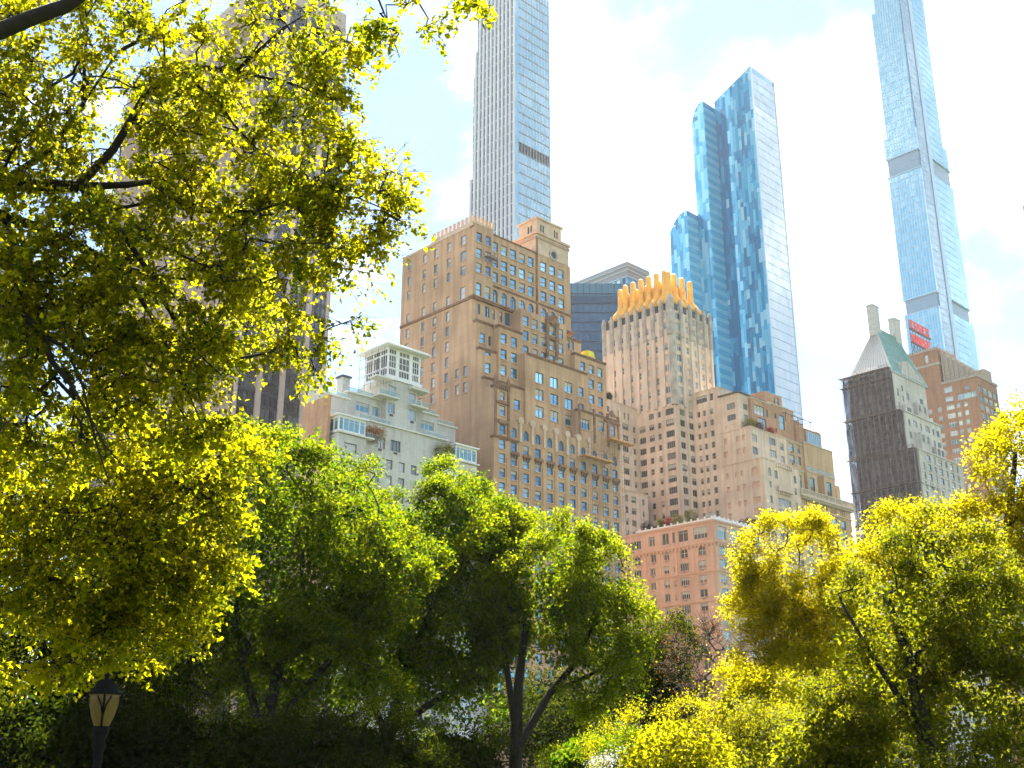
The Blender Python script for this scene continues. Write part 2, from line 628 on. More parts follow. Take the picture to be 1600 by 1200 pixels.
# ------------------------------------------------------------------ tan setback hotel with tower
H = Bld('setback_hotel', 'tan brick setback hotel with crenellated parapet, square tower and blue windows', (185, 192, 0))
HM, HK = [M['frame_dark'], M['g_blue'], M['hotel_pale'], M['black']], 'hotel'
HE = [M['frame_grey'], M['g_pale'], M['hotel_pale'], M['black']]  # east panes paler: reflected cloud is put into the glass colour
X0 = 164.04
wall, trim = MB(), MB()
cols = [166.6, 170.2, 174.0, 177.8, 181.7, 185.5, 189.3, 193.1, 197.1, 200.9, 204.4]
rows = [70.3 - 3.25 * i for i in range(20)]
opN = grid(cols, 1.8, rows, 2.15, 'dh+sill') + grid(cols[1:], 1.7, [73.6], 2.3, 'arch')
opN += [(165.75, 167.55, 73.6, 75.9, 'dh+sill')]
H.tier(wall, X0, 206.3, YN, 209.8, 0, 77.6, opN)
# corner pavilions that stand up from the lower block
H.tier(wall, X0, 168.7, YN, 178.2, 77.6, 84.6, grid([166.6], 1.75, [77.9], 2.4, 'dh+sill') + grid([166.6], 1.4, [81.6], 2.0, 'dh+sill'))
H.tier(wall, 191.6, 206.3, YN + .003, 182, 77.6, 85.3, [(192.4, 195.5, 80.5, 83.1, 'v3+sill'), (199.0, 200.8, 81.2, 83.8, 'dh+sill'), (203.2, 204.9, 81.0, 83.8, 'dh')])
# tiers stepping back above, east corner
eE = lambda zs: [(u - .63, u + .63, z, z + 2.5, 'dh+sill') for u in (191.7, 196.6, 200.95, 206.9) for z in zs]
zsl = [104.6, 100.75, 96.85, 92.95, 89.05, 85.1]
opE = eE(zsl) + grid([187.85, 185.1], 1.25, [89.05, 85.15], 2.5, 'dh+sill')
we = (HE, 'hotelE')


def htier(x0, x1, y0, y1, z0, z1, n, e=()):
    H.tier(wall, x0, x1, y0, y1, z0, z1, n, e)


htier(X0, 176.2, 178.2, 182.9, 77.6, 87.3, grid([170.9, 174.1], 1.9, [81.6], 2.5, 'dh+sill') + grid([167.0], 1.5, [85.0 - .4], 2.0, 'dh'))
htier(176.2, 197.6, 177.6, 183, 77.6, 96.2, grid([180.9, 185.9, 190.9], 2.7, [89.6, 85.4, 81.2], 2.7, 'v2+sill') + grid([195.4], 1.7, [89.6, 85.4, 81.2], 2.5, 'dh+sill'))
htier(X0, 169.3, 180.1, 183, 87.3, 95.0, grid([166.6], 1.7, [89.2], 2.5, 'dh+sill') + [(165.6, 167.4, 93.6, 94.4, 'p')])
htier(X0, 169.3, 181.3, 183, 95.0, 102.2, grid([165.9], 1.7, [96.7], 2.5, 'dh+sill') + grid([168.2], .9, [96.7], 2.4, 'dh'))
htier(169.3, 176.9, 179.4, 183, 87.3, 101.7, grid([170.9, 174.3], 1.95, [97.4, 93.5, 89.6], 2.5, 'dh+sill'))
htier(176.9, 193.0, 179.9, 183, 96.2, 108.4, grid([178.7, 181.8, 184.8, 187.8, 190.8], 1.85, [104.2, 100.4], 2.6, 'dh+sill') + grid([178.7, 181.8, 184.8, 187.8, 190.8], 1.85, [96.7], 2.4, 'dh+sill'))
htier(193.0, 199.0, 180.6, 184, 96.2, 105.8, grid([194.3, 195.9], 1.0, [102.6], 2.5, 'dh+sill'))
htier(194.9, 206.3, 179.0, 186, 77.6, 101.4, grid([197.7, 200.9, 204.1], 1.75, [97.3, 93.4, 89.4, 85.6], 2.4, 'dh+sill'))
# main shaft
zt = [122.9, 118.7, 114.9]
opN = grid([171.25, 174.35, 177.4, 180.5, 183.55], 2.05, [z - .55 for z in zt], 2.7, 'dh+sill') + grid([171.25, 174.35, 177.4, 180.5, 183.55], 2.0, [108.7], 3.7, 'arch')
opN += grid([166.2, 168.4, 169.2, 171.0, 173.4], .8, [104.6], 2.6, 'dh') + [(174.6, 176.4, 104.3, 107.5, 'v2')]
opE2 = eE(zt + [108.6] + zsl) + grid([186.5], 1.7, zt, 2.6, 'dh+sill') + grid([186.5], 1.75, [108.7], 3.3, 'dh+sill') + grid([187.85, 185.1], 1.25, [89.05, 85.15], 2.5, 'dh+sill')
H.tier(wall, X0, 185.6, 183.0, 209.8, 77.6, 127.0, opN, opE2, wmE=we)
H.tier(wall, 185.6, 198.0, 183.001, 197, 96.2, 127.0, grid([188.1, 191.3, 194.5], 2.15, [122.5, 118.3, 114.4], 2.65, 'dh+sill') + grid([188.1, 191.3, 194.5], 2.05, [108.9], 3.6, 'arch'), [])
# corner bay, slightly proud, and its parapet
htier(X0 - .02, 170.3, 182.6, 183.0, 108.9, 127.6, grid([165.7, 168.65], 1.75, zt, 2.6, 'dh+sill') + grid([165.7, 168.65], 1.75, [109.0], 3.3, 'dh+sill'))
H.part('wall', wall, [M['hotel']])
# tower top
tw = MB()
ocx, ocz = 191.6, 128.2
H.tier(tw, 185.6, 197.4, 182.95, 192.0, 127.0, 132.4)
tw.box(185.2, 197.8, 182.5, 192.4, 132.4, 133.0)
for i in range(26):
    tw.box(185.5 + i * .47, 185.72 + i * .47, 182.62, 182.9, 131.2, 131.9)
for i in range(18):
    tw.box(185.3, 185.58, 183.2 + i * .48, 183.45 + i * .48, 131.2, 131.9)
tw.frust(185.2, 197.8, 182.5, 192.4, 133.0, 187.0, 196.0, 184.2, 190.8, 134.0)
H.tier(tw, 187.0, 196.0, 184.2, 190.8, 133.4, 137.6, [(188.2, 188.8, 134.3, 136.4, 'arch'), (189.1, 189.7, 134.3, 136.4, 'arch'), (193.3, 193.9, 134.3, 136.4, 'arch'), (194.2, 194.8, 134.3, 136.4, 'arch')],
       [(186.0, 186.6, 134.3, 136.4, 'arch'), (187.0, 187.6, 134.3, 136.4, 'arch')])
tw.box(186.6, 196.4, 183.8, 191.2, 137.6, 138.1)
tw.frust(186.6, 196.4, 183.8, 191.2, 138.1, 189.6, 193.4, 186.6, 188.4, 139.6)
H.part('tower', tw, [M['hotel_pale']])
oc = MB()
ring = [(ocx + r * math.cos(a * math.pi / 10), ocz + r * math.sin(a * math.pi / 10), r) for r in (1.45, .95) for a in range(20)]
for a in range(20):
    b = (a + 1) % 20
    p, q = ring[a], ring[b]
    p2, q2 = ring[a + 20], ring[b + 20]
    oc.poly([(p[0], 182.7, p[1]), (q[0], 182.7, q[1]), (q2[0], 182.7, q2[1]), (p2[0], 182.7, p2[1])])
    oc.poly([(p[0], 182.7, p[1]), (q[0], 182.7, q[1]), (q[0], 182.96, q[1]), (p[0], 182.96, p[1])])
oc.poly([(x, 182.9, z) for x, z, r in ring[20:]], 1)
H.part('round_window', oc, [M['parc_grey'], M['black']])
# crenellated parapet
pa = MB()
pa.box(X0 - .1, 170.4, 182.5, 182.9, 127.6, 128.2)
pa.box(X0 - .15, X0 + .3, 183, 198.0, 127.0, 128.2)
for i in range(6):
    pa.box(X0 + .1 + i * 1.15, X0 + .7 + i * 1.15, 182.5, 183, 128.2, 129.7)
for i in range(10):
    pa.box(X0 - .15, X0 + .35, 183.5 + i * 1.5, 184.2 + i * 1.5, 128.2, 129.9)
pa.box(X0 - .1, X0 + .3, 198, 209.8, 127.0, 127.5)
pa.box(166, 171, 198, 201, 127.0, 129.6)
H.parts('parapet', pa, [M['hotel_pale']])
# ledges and brown ornament
lg = MB()
ledge(lg, X0, 198.0, 182.6, 184, 108.3, .75, .45)
lg.box(X0 - .28, X0, 183.2, 209.8, 107.95, 108.6)
ledge(lg, X0, 185.6, 183.0, 184, 126.8, .35, .25, west=False)
ledge(lg, 170.4, 198.0, 182.98, 183.5, 113.2, .5, .25)
lg.box(185.35, 185.85, 182.7, 183, 108.4, 131.5)
for z, a, b, y in ((101.9, X0, 169.3, 181.3), (101.5, 169.3, 176.9, 179.4), (94.8, X0, 169.3, 180.1), (96.0, 176.9, 197.6, 177.6), (101.2, 194.9, 206.3, 179.0), (105.6, 193.0, 199.0, 180.6), (87.1, X0, 176.2, 178.2), (84.4, X0, 168.7, YN), (85.0, 191.6, 206.3, YN), (72.75, X0, 171.5, YN)):
    ledge(lg, a, b, y, y + 1, z, .55, .38, west=False)
H.parts('ledge', lg, [M['hotel_trim']])
for i in range(11):
    o = MB()
    u = cols[i]
    if i > 0:
        o.box(u - 1.25, u + 1.25, YN - .6, YN, 69.5, 69.75)
        for q in (-.85, 0, .85):
            o.frust(u + q - .12, u + q + .12, YN - .15, YN, 68.7, u + q - .2, u + q + .2, YN - .5, YN, 69.5)
        o.box(u - 1.2, u + 1.2, YN - .6, YN - .52, 69.75, 70.2)
    else:
        o.box(u - 1.6, u + 1.6, YN - .5, YN, 76.2, 76.8)
        o.frust(u - .9, u + .9, YN - .3, YN, 75.9, u - 1.5, u + 1.5, YN - .45, YN, 76.2)
    H.part('bracket_balcony', o, [M['hotel_trim']])
for i in range(1, 10):
    o = MB()
    u = (cols[i] + cols[i + 1]) / 2 if i < 10 else 206
    if i >= 8:
        continue
    o.box(u - .32, u + .32, YN - .35, YN + .3, 72.9, 77.6)
    o.tube([(u, YN - .45, 77.9), (u, YN + .4, 77.9)], .85, 12)
    o.tube([(u, YN - .5, 77.9), (u, YN - .38, 77.9)], .5, 10)
    H.part('scroll_merlon', o, [M['hotel_pale']])
pv = MB()
for u in (164.35, 168.4):
    pv.box(u - .3, u + .3, YN - .3, YN + .2, 72.8, 86.2)
    pv.frust(u - .32, u + .32, YN - .32, YN + .3, 86.2, u - .02, u + .02, YN, YN + .02, 87.6)
for z in (80.6, 84.9):
    pv.box(164.4, 168.5, YN - .45, YN + .1, z, z + .5)
for k in range(6):
    pv.box(164.8 + k * .62, 165.1 + k * .62, YN - .4, YN, 84.0, 84.9)
H.parts('ornament', pv, [M['hotel_trim']])
pv = MB()
for u in (191.9, 197.2, 202.2, 206.0):
    pv.box(u - .28, u + .28, YN - .28, YN + .2, 77.8, 86.3)
pv.box(200.6, 206.2, YN - .5, YN + .1, 84.0, 84.6)
pv.poly([(201.4, YN - .3, 85.6), (205.6, YN - .3, 85.6), (203.5, YN - .3, 87.6)])
H.parts('ornament', pv, [M['hotel_trim']])
# stone oriel above the mid tier
o = MB()
for x in (185.9, 189.2):
    o.box(x - .45, x + .45, 179.45, 179.95, 100.2, 108.2)
    o.frust(x - .3, x + .3, 179.7, 179.95, 98.2, x - .45, x + .45, 179.45, 179.95, 100.2)
    o.box(x - .55, x + .55, 179.3, 179.95, 103.3, 104.0)
    o.frust(x - .45, x + .45, 179.45, 179.95, 108.2, x - .1, x + .1, 179.7, 179.9, 109.8)
o.box(185.3, 189.8, 179.35, 179.95, 107.2, 107.9)
o.box(185.3, 189.8, 179.35, 179.95, 103.0, 103.4)
o.tube([(187.55, 179.4, 108.2), (187.55, 179.95, 108.2)], 1.25, 12)
H.parts('terracotta_surround', o, [M['hotel_trim']])
pl = MB()
for u in [(a + b) / 2 for a, b in zip(cols, cols[1:])]:
    pl.box(u - .55, u + .55, YN - .12, YN, 4, 68.4)
H.parts('pilaster', pl, [M['hotel']])
H.windows(HM, HK)

# rig, awning and scaffolds of the hotel
r = MB()
r.box(167.2, 170.6, 181.3, 182.3, 119.4, 119.6)
for x in (167.2, 168.3, 169.4, 170.55):
    r.box(x, x + .06, 181.3, 181.36, 119.6, 120.7)
    r.box(x, x + .06, 182.24, 182.3, 119.6, 120.7)
r.box(167.2, 170.6, 181.3, 181.36, 120.6, 120.7)
r.box(167.2, 170.6, 181.3, 181.34, 119.6, 120.2)
r.bar((168.9, 181.8, 119.5), (168.9, 181.8, 124.5), .05)
r.bar((167.4, 181.8, 120.6), (168.9, 181.8, 122.4), .04)
for i in range(6):
    r.bar((167.6 + i * .5, 181.5, 119.4), (167.7 + i * .5, 181.7, 117.4 + (i % 3) * .4), .09)
tag(r.build('suspended_platform', M['steel']), 'small brown suspended work platform hanging near the top of the tan hotel', 'work platform')
r = MB()
r.frust(199.6, 202.4, 179.0, 181.6, 101.95, 199.9, 202.1, 179.3, 181.3, 103.6)
r.box(199.5, 202.5, 178.9, 181.7, 101.8, 101.95)
tag(r.build('awning', plain('yellow_canvas', (.72, .60, .02), .8)), 'yellow canvas shelter on the hotel roof terrace', 'awning')
for i, (a, b, z, lab) in enumerate(((190.8, 201.0, 73.1, 'orange timber work deck bracketed to the tan hotel wall, lower and longer'), (200.6, 209.0, 79.0, 'orange timber work deck at the hotel corner, upper and shorter'))):
    t = tag(empty('scaffold_deck', (a, YN, z)), lab, 'scaffold', 'work decks on the hotel')
    d = MB()
    d.box(a, b, YN - 2.6, YN - .6, z, z + .35)
    d.build('deck', M['timber'], t, (a, YN, z))
    n = 5
    for k in range(n):
        x = a + .2 + (b - a - .4) * k / (n - 1)
        e = MB()
        e.bar((x, YN - 2.4, z), (x, YN - .5, z - 3.4), .09)
        e.bar((x, YN - 2.5, z + .3), (x, YN - 2.5, z + 2.2), .05)
        e.build('strut', M['frame_grey'], t, (a, YN, z))
    e = MB()
    for q in (1.1, 2.1):
        e.bar((a, YN - 2.5, z + q), (b, YN - 2.5, z + q), .05)
    e.build('guard_rail', M['steel'], t, (a, YN, z))
s = tag(empty('pipe_scaffold', (199, YN, 0)), 'thin steel pipe scaffold climbing the right side of the tan hotel front', 'scaffold')
for x in (195.2, 198.9, 202.7, 206.1):
    e = MB()
    e.bar((x, YN - .75, 0), (x, YN - .75, 86), .045)
    e.bar((x, YN - 1.5, 0), (x, YN - 1.5, 84), .045)
    e.build('standard', M['steel'], s, (199, YN, 0))
e = MB()
for k in range(40):
    z = 6 + k * 2.0
    for x in (195.2, 198.9, 202.7, 206.1):
        e.bar((x, YN - .7, z), (x, YN - 1.55, z), .035)
    if k % 2 == 0:
        a = (195.2, 198.9, 202.7)[(k // 2) % 3]
        e.bar((a, YN - 1.5, z), (a + 3.7, YN - 1.5, z + 2.6), .035)
        e.bar((202.7, YN - 1.5, z), (206.1, YN - 1.5, z + .6), .03)
    e.bar((206.1, YN - 1.1, z), (206.1 + 1.2, YN - 1.1, z + .9), .04)
tag(e.build('ledgers', M['steel'], s, (199, YN, 0)), kind='stuff')

# ------------------------------------------------------------------ salmon corner building
Pk = Bld('corner_apartment_building', 'salmon pink corner apartment house with arched top windows and planted roof terrace', (256, 190, 0))
PM = [M['frame_white'], M['g_dark'], M['pink_trim'], M['frame_grey']]
PN = ([M['frame_white'], M['g_teal'], M['pink_trim'], M['frame_grey']], 'pinkN')
wl_ = MB()
xE = 243.6
prow = [53.95, 50.1, 46.45, 42.8, 39.1, 35.4, 31.7, 28, 24.3, 20.6, 17, 13.3]
opE = grid([179.65], 2.4, prow, 2.05, 'v2+sill+ac') + grid([185.55], 2.8, prow, 2.05, 'v4+sill+ac') + grid([191.6], 1.8, prow, 2.05, 'v2+sill') + grid([196.3], 1.8, prow, 2.05, 'v2+sill+ac') + grid([201.85], 2.8, prow, 2.1, 'v3+sill') + grid([188.75], .6, prow, 1.4, 'p')
opE += grid([179.55, 185.45, 201.7], 2.5, [57.4], 2.5, 'arch+sill') + grid([191.4, 195.95], 1.85, [57.6], 2.15, 'v2+sill+ac')
opE += [(177.5, 182.0, 61.8, 65.0, 'v4+top'), (183.9, 187.2, 61.8, 64.9, 'v2+top'), (188.3, 189.15, 61.9, 64.8, 'p'), (190.4, 192.7, 61.8, 64.9, 'v2'), (195.2, 197.4, 62.0, 64.7, 'v2+top'), (200.2, 203.7, 61.8, 64.2, 'v4')]
pcols = [247.0, 252.8, 258.6, 264.4]
opN = grid(pcols, 3.0, prow, 2.1, 'v4+sill+ac') + grid(pcols, 2.8, [57.3], 2.45, 'arch+sill') + grid(pcols, 3.6, [61.5], 3.35, 'v2+top')
f1 = MB()
a = facade(wl_, 'N', YN, xE, 268.6, 0, 66.2, opN)
b = facade(wl_, 'E', xE, YN, 206.9, 0, 66.2, opE)
wl_.poly(((268.6, YN, 0), (268.6, 206.9, 0), (268.6, 206.9, 66.2), (268.6, YN, 66.2)))
wl_.poly(((268.6, 206.9, 0), (xE, 206.9, 0), (xE, 206.9, 66.2), (268.6, 206.9, 66.2)))
wl_.poly(((xE, YN, 65.8), (268.6, YN, 65.8), (268.6, 206.9, 65.8), (xE, 206.9, 65.8)))
Pk.w = [('N', YN + .25, o, PN) for o in a] + [('E', xE + .25, o, None) for o in b]
Pk.part('wall', wl_, [M['pink']])
lg = MB()
for z, h, d in ((66.0, .5, .35), (60.4, .7, .5), (52.9, .45, .3), (45.2, .4, .25), (30.5, .4, .25)):
    ledge(lg, xE, 268.6, YN, 206.9, z, h, d, west=False)
for k in range(24):
    lg.box(xE - .38, xE - .02, 176 + k * 1.28, 176.5 + k * 1.28, 59.5, 60.2)
for k in range(18):
    lg.box(244.3 + k * 1.38, 244.8 + k * 1.38, YN - .38, YN - .02, 59.5, 60.2)
Pk.parts('ledge', lg, [M['pink_trim']])
ps = MB()
for y in (176.2, 182.5, 188.2, 193.8, 198.8, 205.6):
    ps.box(xE - .12, xE, y - .45, y + .45, 53.2, 59.6)
for x in (244.2, 249.9, 255.7, 261.5, 267.4):
    ps.box(x - .45, x + .45, YN - .12, YN, 53.2, 59.6)
Pk.parts('pilaster', ps, [M['pink_trim']])
bl = MB()
for y in [176 + 2.25 * i for i in range(12)]:
    bl.box(xE + .1, xE + .5, y - .2, y + .2, 66.5, 67.5)
bl.box(xE + .15, xE + .4, YN + .3, 202, 66.5, 66.95)
for x in [244.6 + 2.0 * i for i in range(12)]:
    bl.box(x - .25, x + .25, YN + .1, YN + .5, 66.5, 67.6)
bl.box(xE + .3, 268.4, YN + .2, YN + .4, 66.5, 67.2)
Pk.parts('roof_balustrade', bl, [M['white_metal']])
Pk.windows(PM, 'pink')

# ------------------------------------------------------------------ cream tower with gold crown
T = Bld('gold_crowned_tower', 'cream stone tower with fluted bright gold crown and dark court windows', (268, 205, 0))
TM = [M['frame_grey'], M['g_dark'], M['parc'], M['black']]
TU = ([M['frame_white'], M['g_pale'], M['parc'], M['black']], 'parcU')
w_ = MB()
pitch = 3.46
lowr = [77.05 + pitch * i for i in range(-13, 9)]
upr = [108.2 + pitch * i for i in range(0, 9)]
XT, YT = 260.2, 198.7
opE = grid([200.95], 3.1, lowr, 2.0, 'v4') + grid([204.9], 1.2, lowr, 1.75, 'dh') + grid([208.2], 1.3, lowr[:18], 1.8, 'dh') + grid([208.0], 2.0, lowr[18:], 1.8, 'v3') + grid([211.6], 2.5, lowr[:-1], 1.9, 'v3')
opN = grid([263.5], 2.4, lowr, 1.95, 'v2') + grid([267.9], 2.4, lowr, 1.95, 'v2')
T.tier(w_, XT, 280.1, YT, 226.3, 20, 107.4, opN, opE, roof=False)
n0 = len(T.w)
ecols = [204.9, 208.35, 211.8, 215.2, 218.65, 222.1]
opE = grid([201.1], 2.9, upr[:4], 2.1, 'v2') + grid([201.1], 1.6, upr[4:], 2.1, 'dh') + grid(ecols, 1.25, upr, 2.1, 'dh') + grid([224.8], 2.1, upr[:4], 2.1, 'v2')
opE = [o for o in opE if rnd.random() > .03]
opN = grid([263.5], 2.3, upr, 2.1, 'v2') + grid([267.8, 271.5], 1.2, upr, 2.1, 'dh') + grid([275.3], 1.3, upr, 2.1, 'dh') + grid([278.2], 1.9, upr[:5], 2.1, 'v2')
T.tier(w_, XT, 280.1, YT, 226.3, 107.4, 140.4, opN, opE, wmats=TU)
# wing A beside the court, block B on the avenue
opE = grid([196.5, 194.35], 1.05, lowr, 1.7, 'dh') + grid([191.8], 1.25, lowr, 1.75, 'dh') + [(193.2, 197.3, 109.0, 111.2, 'v4'), (190.9, 192.2, 109.0, 111.2, 'dh')]
T.tier(w_, 268.7, 284, 188.9, YT, 20, 112.7, [], opE)
XB = 268.7
blind = ([M['parc'], M['pink_trim'], M['parc'], M['parc']], 'blind')
bm = ([M['frame_grey'], M['g_mid'], M['parc'], M['black']], 'parcB')
brow = [75.2 - 3.25 * i for i in range(-1, 14)]
T.tier(w_, XB, 287.3, YN, 188.9, 20, 88.2, [(270.2, 273.1, z, z + 1.95, 'v2') for z in brow[2:]] + [(275.1, 281.8, z, z + 2.3, 'v5') for z in brow[1:]] + [(271.1, 272.5, 75.3, 77.4, 'dh'), (271.1, 272.4, 79.9, 81.7, 'dh'), (271.0, 272.7, 83.2, 85.7, 'arch'), (284.2, 285.7, 83.3, 85.7, 'arch'), (284.1, 285.4, 79.9, 81.8, 'dh'), (284.1, 285.4, 75.2, 77.4, 'dh')] + [(284, 286.4, z, z + 1.9, 'v2') for z in brow[2:]] + [(274.2, 276.0, 83.0, 85.4, 'dh')],
       [(186.8, 188.0, z, z + 1.75, 'dh') for z in (79.8, 75.2, 72, 68.8)] + [(176.7, 179.3, z, z + 1.9, 'v2') for z in (79.7, 75.2, 72.0, 68.8)] + [(183.3, 184.4, z, z + 1.6, 'dh') for z in (79.8, 75.2)] + [(181.3, 182.5, z, z + 1.6, 'dh') for z in (79.8, 75.2)] + [(177.0, 179.2, 83.4, 85.9, 'arch'), (182.0, 182.9, 84.0, 85.6, 'arch'), (183.9, 184.8, 84.0, 85.6, 'arch'), (186.9, 188.1, 84.0, 85.6, 'arch')], wmats=bm, wmE=blind)
T.tier(w_, XB, 287.3, 178.6, 188.9, 88.2, 98.2, [(269.2, 271.9, z, z + 2.2, 'v3') for z in (93.8, 90.0)] + [(278.1, 281.4, z, z + 2.1, 'v3') for z in (94.6, 90.9)] + [(283.7, 285.6, z, z + 2.0, 'v2') for z in (94.0, 90.2)],
       [(186.9, 187.9, 94.2, 96.1, 'dh'), (186.8, 188.0, 90.4, 92.2, 'dh'), (182.6, 183.6, 94.4, 96.0, 'dh'), (180.6, 181.6, 94.4, 96.0, 'dh'), (182.6, 183.6, 90.6, 92.2, 'dh'), (180.6, 181.6, 90.6, 92.2, 'dh')], wmats=bm, wmE=blind)
T.tier(w_, XB, 281, 182.0, 188.9, 98.2, 109.2, [(271.0, 273.2, 104.6, 106.4, 'v2'), (271.0, 273.2, 101.0, 103.0, 'v2'), (276.4, 277.6, 104.4, 106.6, 'dh'), (276.4, 277.6, 101.0, 103.0, 'dh')], [(183.3, 186.3, 104.6, 106.5, 'v3'), (183.3, 186.3, 101.2, 103.0, 'v3')], wmats=bm)
# wing C closing the court on the left and block D in front of it
T.tier(w_, 243.4, XT, 213.1, 228, 20, 109.2, [(245.8, 246.9, 105.2, 107.2, 'dh'), (250.6, 251.2, 104.9, 106.9, 'arch'), (253.4, 254.1, 104.6, 106.8, 'arch'), (255.2, 255.9, 104.6, 106.8, 'arch')] + [(252.6, 255.4, z, z + 1.9, 'v3') for z in lowr[:-1]] + [(257.6, 258.8, z, z + 1.8, 'dh') for z in lowr[:-1]] + [(247.4, 248.6, z, z + 1.8, 'dh') for z in lowr[:-1]])
T.tier(w_, 243.3, 256.2, 207.2, 213.1, 20, 80.4, [(246.0, 247.2, z, z + 1.9, 'dh') for z in lowr[4:14]] + [(248.6, 250.8, z, z + 1.8, 'v3') for z in lowr[4:14]] + [(253.6, 254.5, z, z + 1.8, 'dh') for z in lowr[4:14]])
T.part('wall', w_, [M['parc']])
pr = MB()
np_ = 9
for i in range(np_):
    y = YT + .35 + i * (226.3 - YT - .7) / (np_ - 1)
    big = 1.0 if i else 1.6
    pr.box(XT - .45, XT + .1, y - .55 * big, y + .55 * big, 107.5, 139.2)
    pr.tube([(XT - .15, y, 112 + 18), (XT - .15, y, 141.2), (XT - .1, y, 142.6)], [.72 * big, .74 * big, .35], 8, 1)
for x in (264.9, 269.6, 273.4, 277.0, 279.9):
    pr.box(x - .5, x + .5, YT - .45, YT + .1, 107.5, 139.2)
    pr.tube([(x, YT - .15, 130), (x, YT - .15, 141.2), (x, YT - .1, 142.6)], [.72, .74, .35], 8, 1)
for x, y in ((260.4, YT + .2),):
    pr.tube([(x, y, 107.5), (x, y, 142.0), (x, y, 143.4)], [1.1, 1.1, .5], 10, 1)
T.parts('pier', pr, [M['parc'], M['parc_grey']])
sl_ = MB()
for i in range(np_ - 1):
    y = YT + .35 + (i + .5) * (226.3 - YT - .7) / (np_ - 1)
    sl_.box(XT - .06, XT + .2, y - .75, y + .75, 138.6, 140.9)
for x in (262.8, 267.2, 271.5, 275.2, 278.5):
    sl_.box(x - .9, x + .9, YT - .06, YT + .2, 138.6, 140.9)
T.parts('vent_slot', sl_, [M['black']])
lg = MB()
for x0, x1, y0, y1, z in ((XB, 287.3, YN, 189, 88.0), (XB, 287.3, 178.6, 189, 98.0), (XB, 284, 188.9, YT, 112.5), (243.4, XT, 213.1, 228, 109.0), (243.3, 256.2, 207.2, 213.1, 80.2)):
    ledge(lg, x0, x1, y0, y1, z, .4, .22, west=False)
lg.box(XB - .6, 282, 181.4, 189, 109.2, 109.5, 1)
for y, x1, z in ((YN, 287.3, 86.6), (YN, 287.3, 78.6)):
    for k in range(9 if z > 80 else 7):
        xx = 275.2 + k * .95
        lg.box(xx, xx + .45, y - .5, y, z, z + .9)
lg.box(274.6, 282.2, YN - .9, YN, 79.4, 79.7)
lg.box(274.6, 282.2, YN - .9, YN - .8, 79.7, 80.9)
T.parts('ledge', lg, [M['parc'], M['dark_metal']])
# the crown: rounded pipes on the roof, each sweeping out and down to the parapet
cw = empty('crown', (0, 0, 0))
cw.parent = T.root
ctop = []
for i in range(8):
    y = YT + 2.1 + i * 3.25
    ctop.append(((XT + .9, y, 141.0), (XT + 4.6, max(min(y, 222.5), YT + 4.0), 146.4), 'E'))
for i, x in enumerate((264.2, 268.3, 272.4, 276.6)):
    ctop.append(((x, YT + .9, 141.0), (max(x, XT + 4.8), YT + 4.4, 146.4), 'N'))
for k, (a, b, ax) in enumerate(ctop):
    c = MB()
    mid = ((a[0] * .45 + b[0] * .55), (a[1] * .45 + b[1] * .55), 143.4)
    top = 154.6 - (.9 if k in (0, 7) else 0) - (.5 if ax == 'N' else 0)
    c.tube([a, mid, (b[0], b[1], 145.9), (b[0], b[1], 147.5), (b[0], b[1], top - .6), (b[0], b[1], top - .15), (b[0], b[1], top)], [1.25, 1.3, 1.22, .95, .88, .66, .12], 14)
    for sgn in (-1, 1):
        q = (a[0], a[1] + sgn * 1.1, 140.6) if ax == 'E' else (a[0] + sgn * 1.1, a[1], 140.6)
        c.tube([q, mid], [.75, .9], 8)
    ob = c.build('gold_pipe', M['gold'], cw, T.L, True)
cb = MB()
cb.frust(XT + .6, 279.6, YT + .6, 225.8, 140.4, XT + 4.4, 276, YT + 4.2, 222.6, 146.2)
cb.box(XT + 5.2, 275.2, YT + 5, 221.8, 146.2, 150.5)
cb.build('gold_roof', M['gold'], cw, T.L)
for k in range(9):
    c = MB()
    y = YT + 5.9 + k * 1.9
    c.tube([(XT + 5.2, y, 146), (XT + 5.2, y, 151.5), (XT + 5.2, y, 152.0)], [.55, .55, .2], 8)
    c.build('gold_pipe', M['gold'], cw, T.L, True)
T.windows(TM, 'parc')

# ------------------------------------------------------------------ white terraced apartment building
W = Bld('terraced_apartment_building', 'white brick terraced apartment building with glazed penthouse and roof plants', (143, 185, 0))
WM = [M['frame_white'], M['g_pale'], M['white_trim'], M['black']]
wb = ([M['frame_white'], M['g_teal'], M['white_trim'], M['black']], 'whiteb')
wk = ([M['frame_dark'], M['g_mid'], M['white_trim'], M['black']], 'whitek')
M['rail_glass'] = bpy.data.materials.new('railing_glass')
M['rail_glass'].use_nodes = True
_n, _l = M['rail_glass'].node_tree.nodes, M['rail_glass'].node_tree.links
_t, _x = _n.new('ShaderNodeBsdfTransparent'), _n.new('ShaderNodeMixShader')
_t.inputs[0].default_value = (.82, .92, .93, 1)
_n['Principled BSDF'].inputs['Base Color'].default_value = (.4, .5, .52, 1)
_n['Principled BSDF'].inputs['Roughness'].default_value = .15
_x.inputs[0].default_value = .25
_l.new(_t.outputs[0], _x.inputs[1])
_l.new(_n['Principled BSDF'].outputs[0], _x.inputs[2])
_l.new(_x.outputs[0], _n['Material Output'].inputs['Surface'])
w_ = MB()
wr = [61.3 - 3.3 * i for i in range(17)]
# wings on the avenue
W.tier(w_, 122.7, 129.6, YN, 182, 0, 64.9, [(124.3, 127.4, z, z + 2.0, 'p+ac') for z in wr], [], wmats=wk)
W.tier(w_, 152.4, 159.1, YN, 182, 0, 64.9, [(153.2, 154.6, z, z + 2.1, 'p+ac') for z in wr] + [(155.8, 158.4, z, z + 2.2, 'v2+ac') for z in wr])
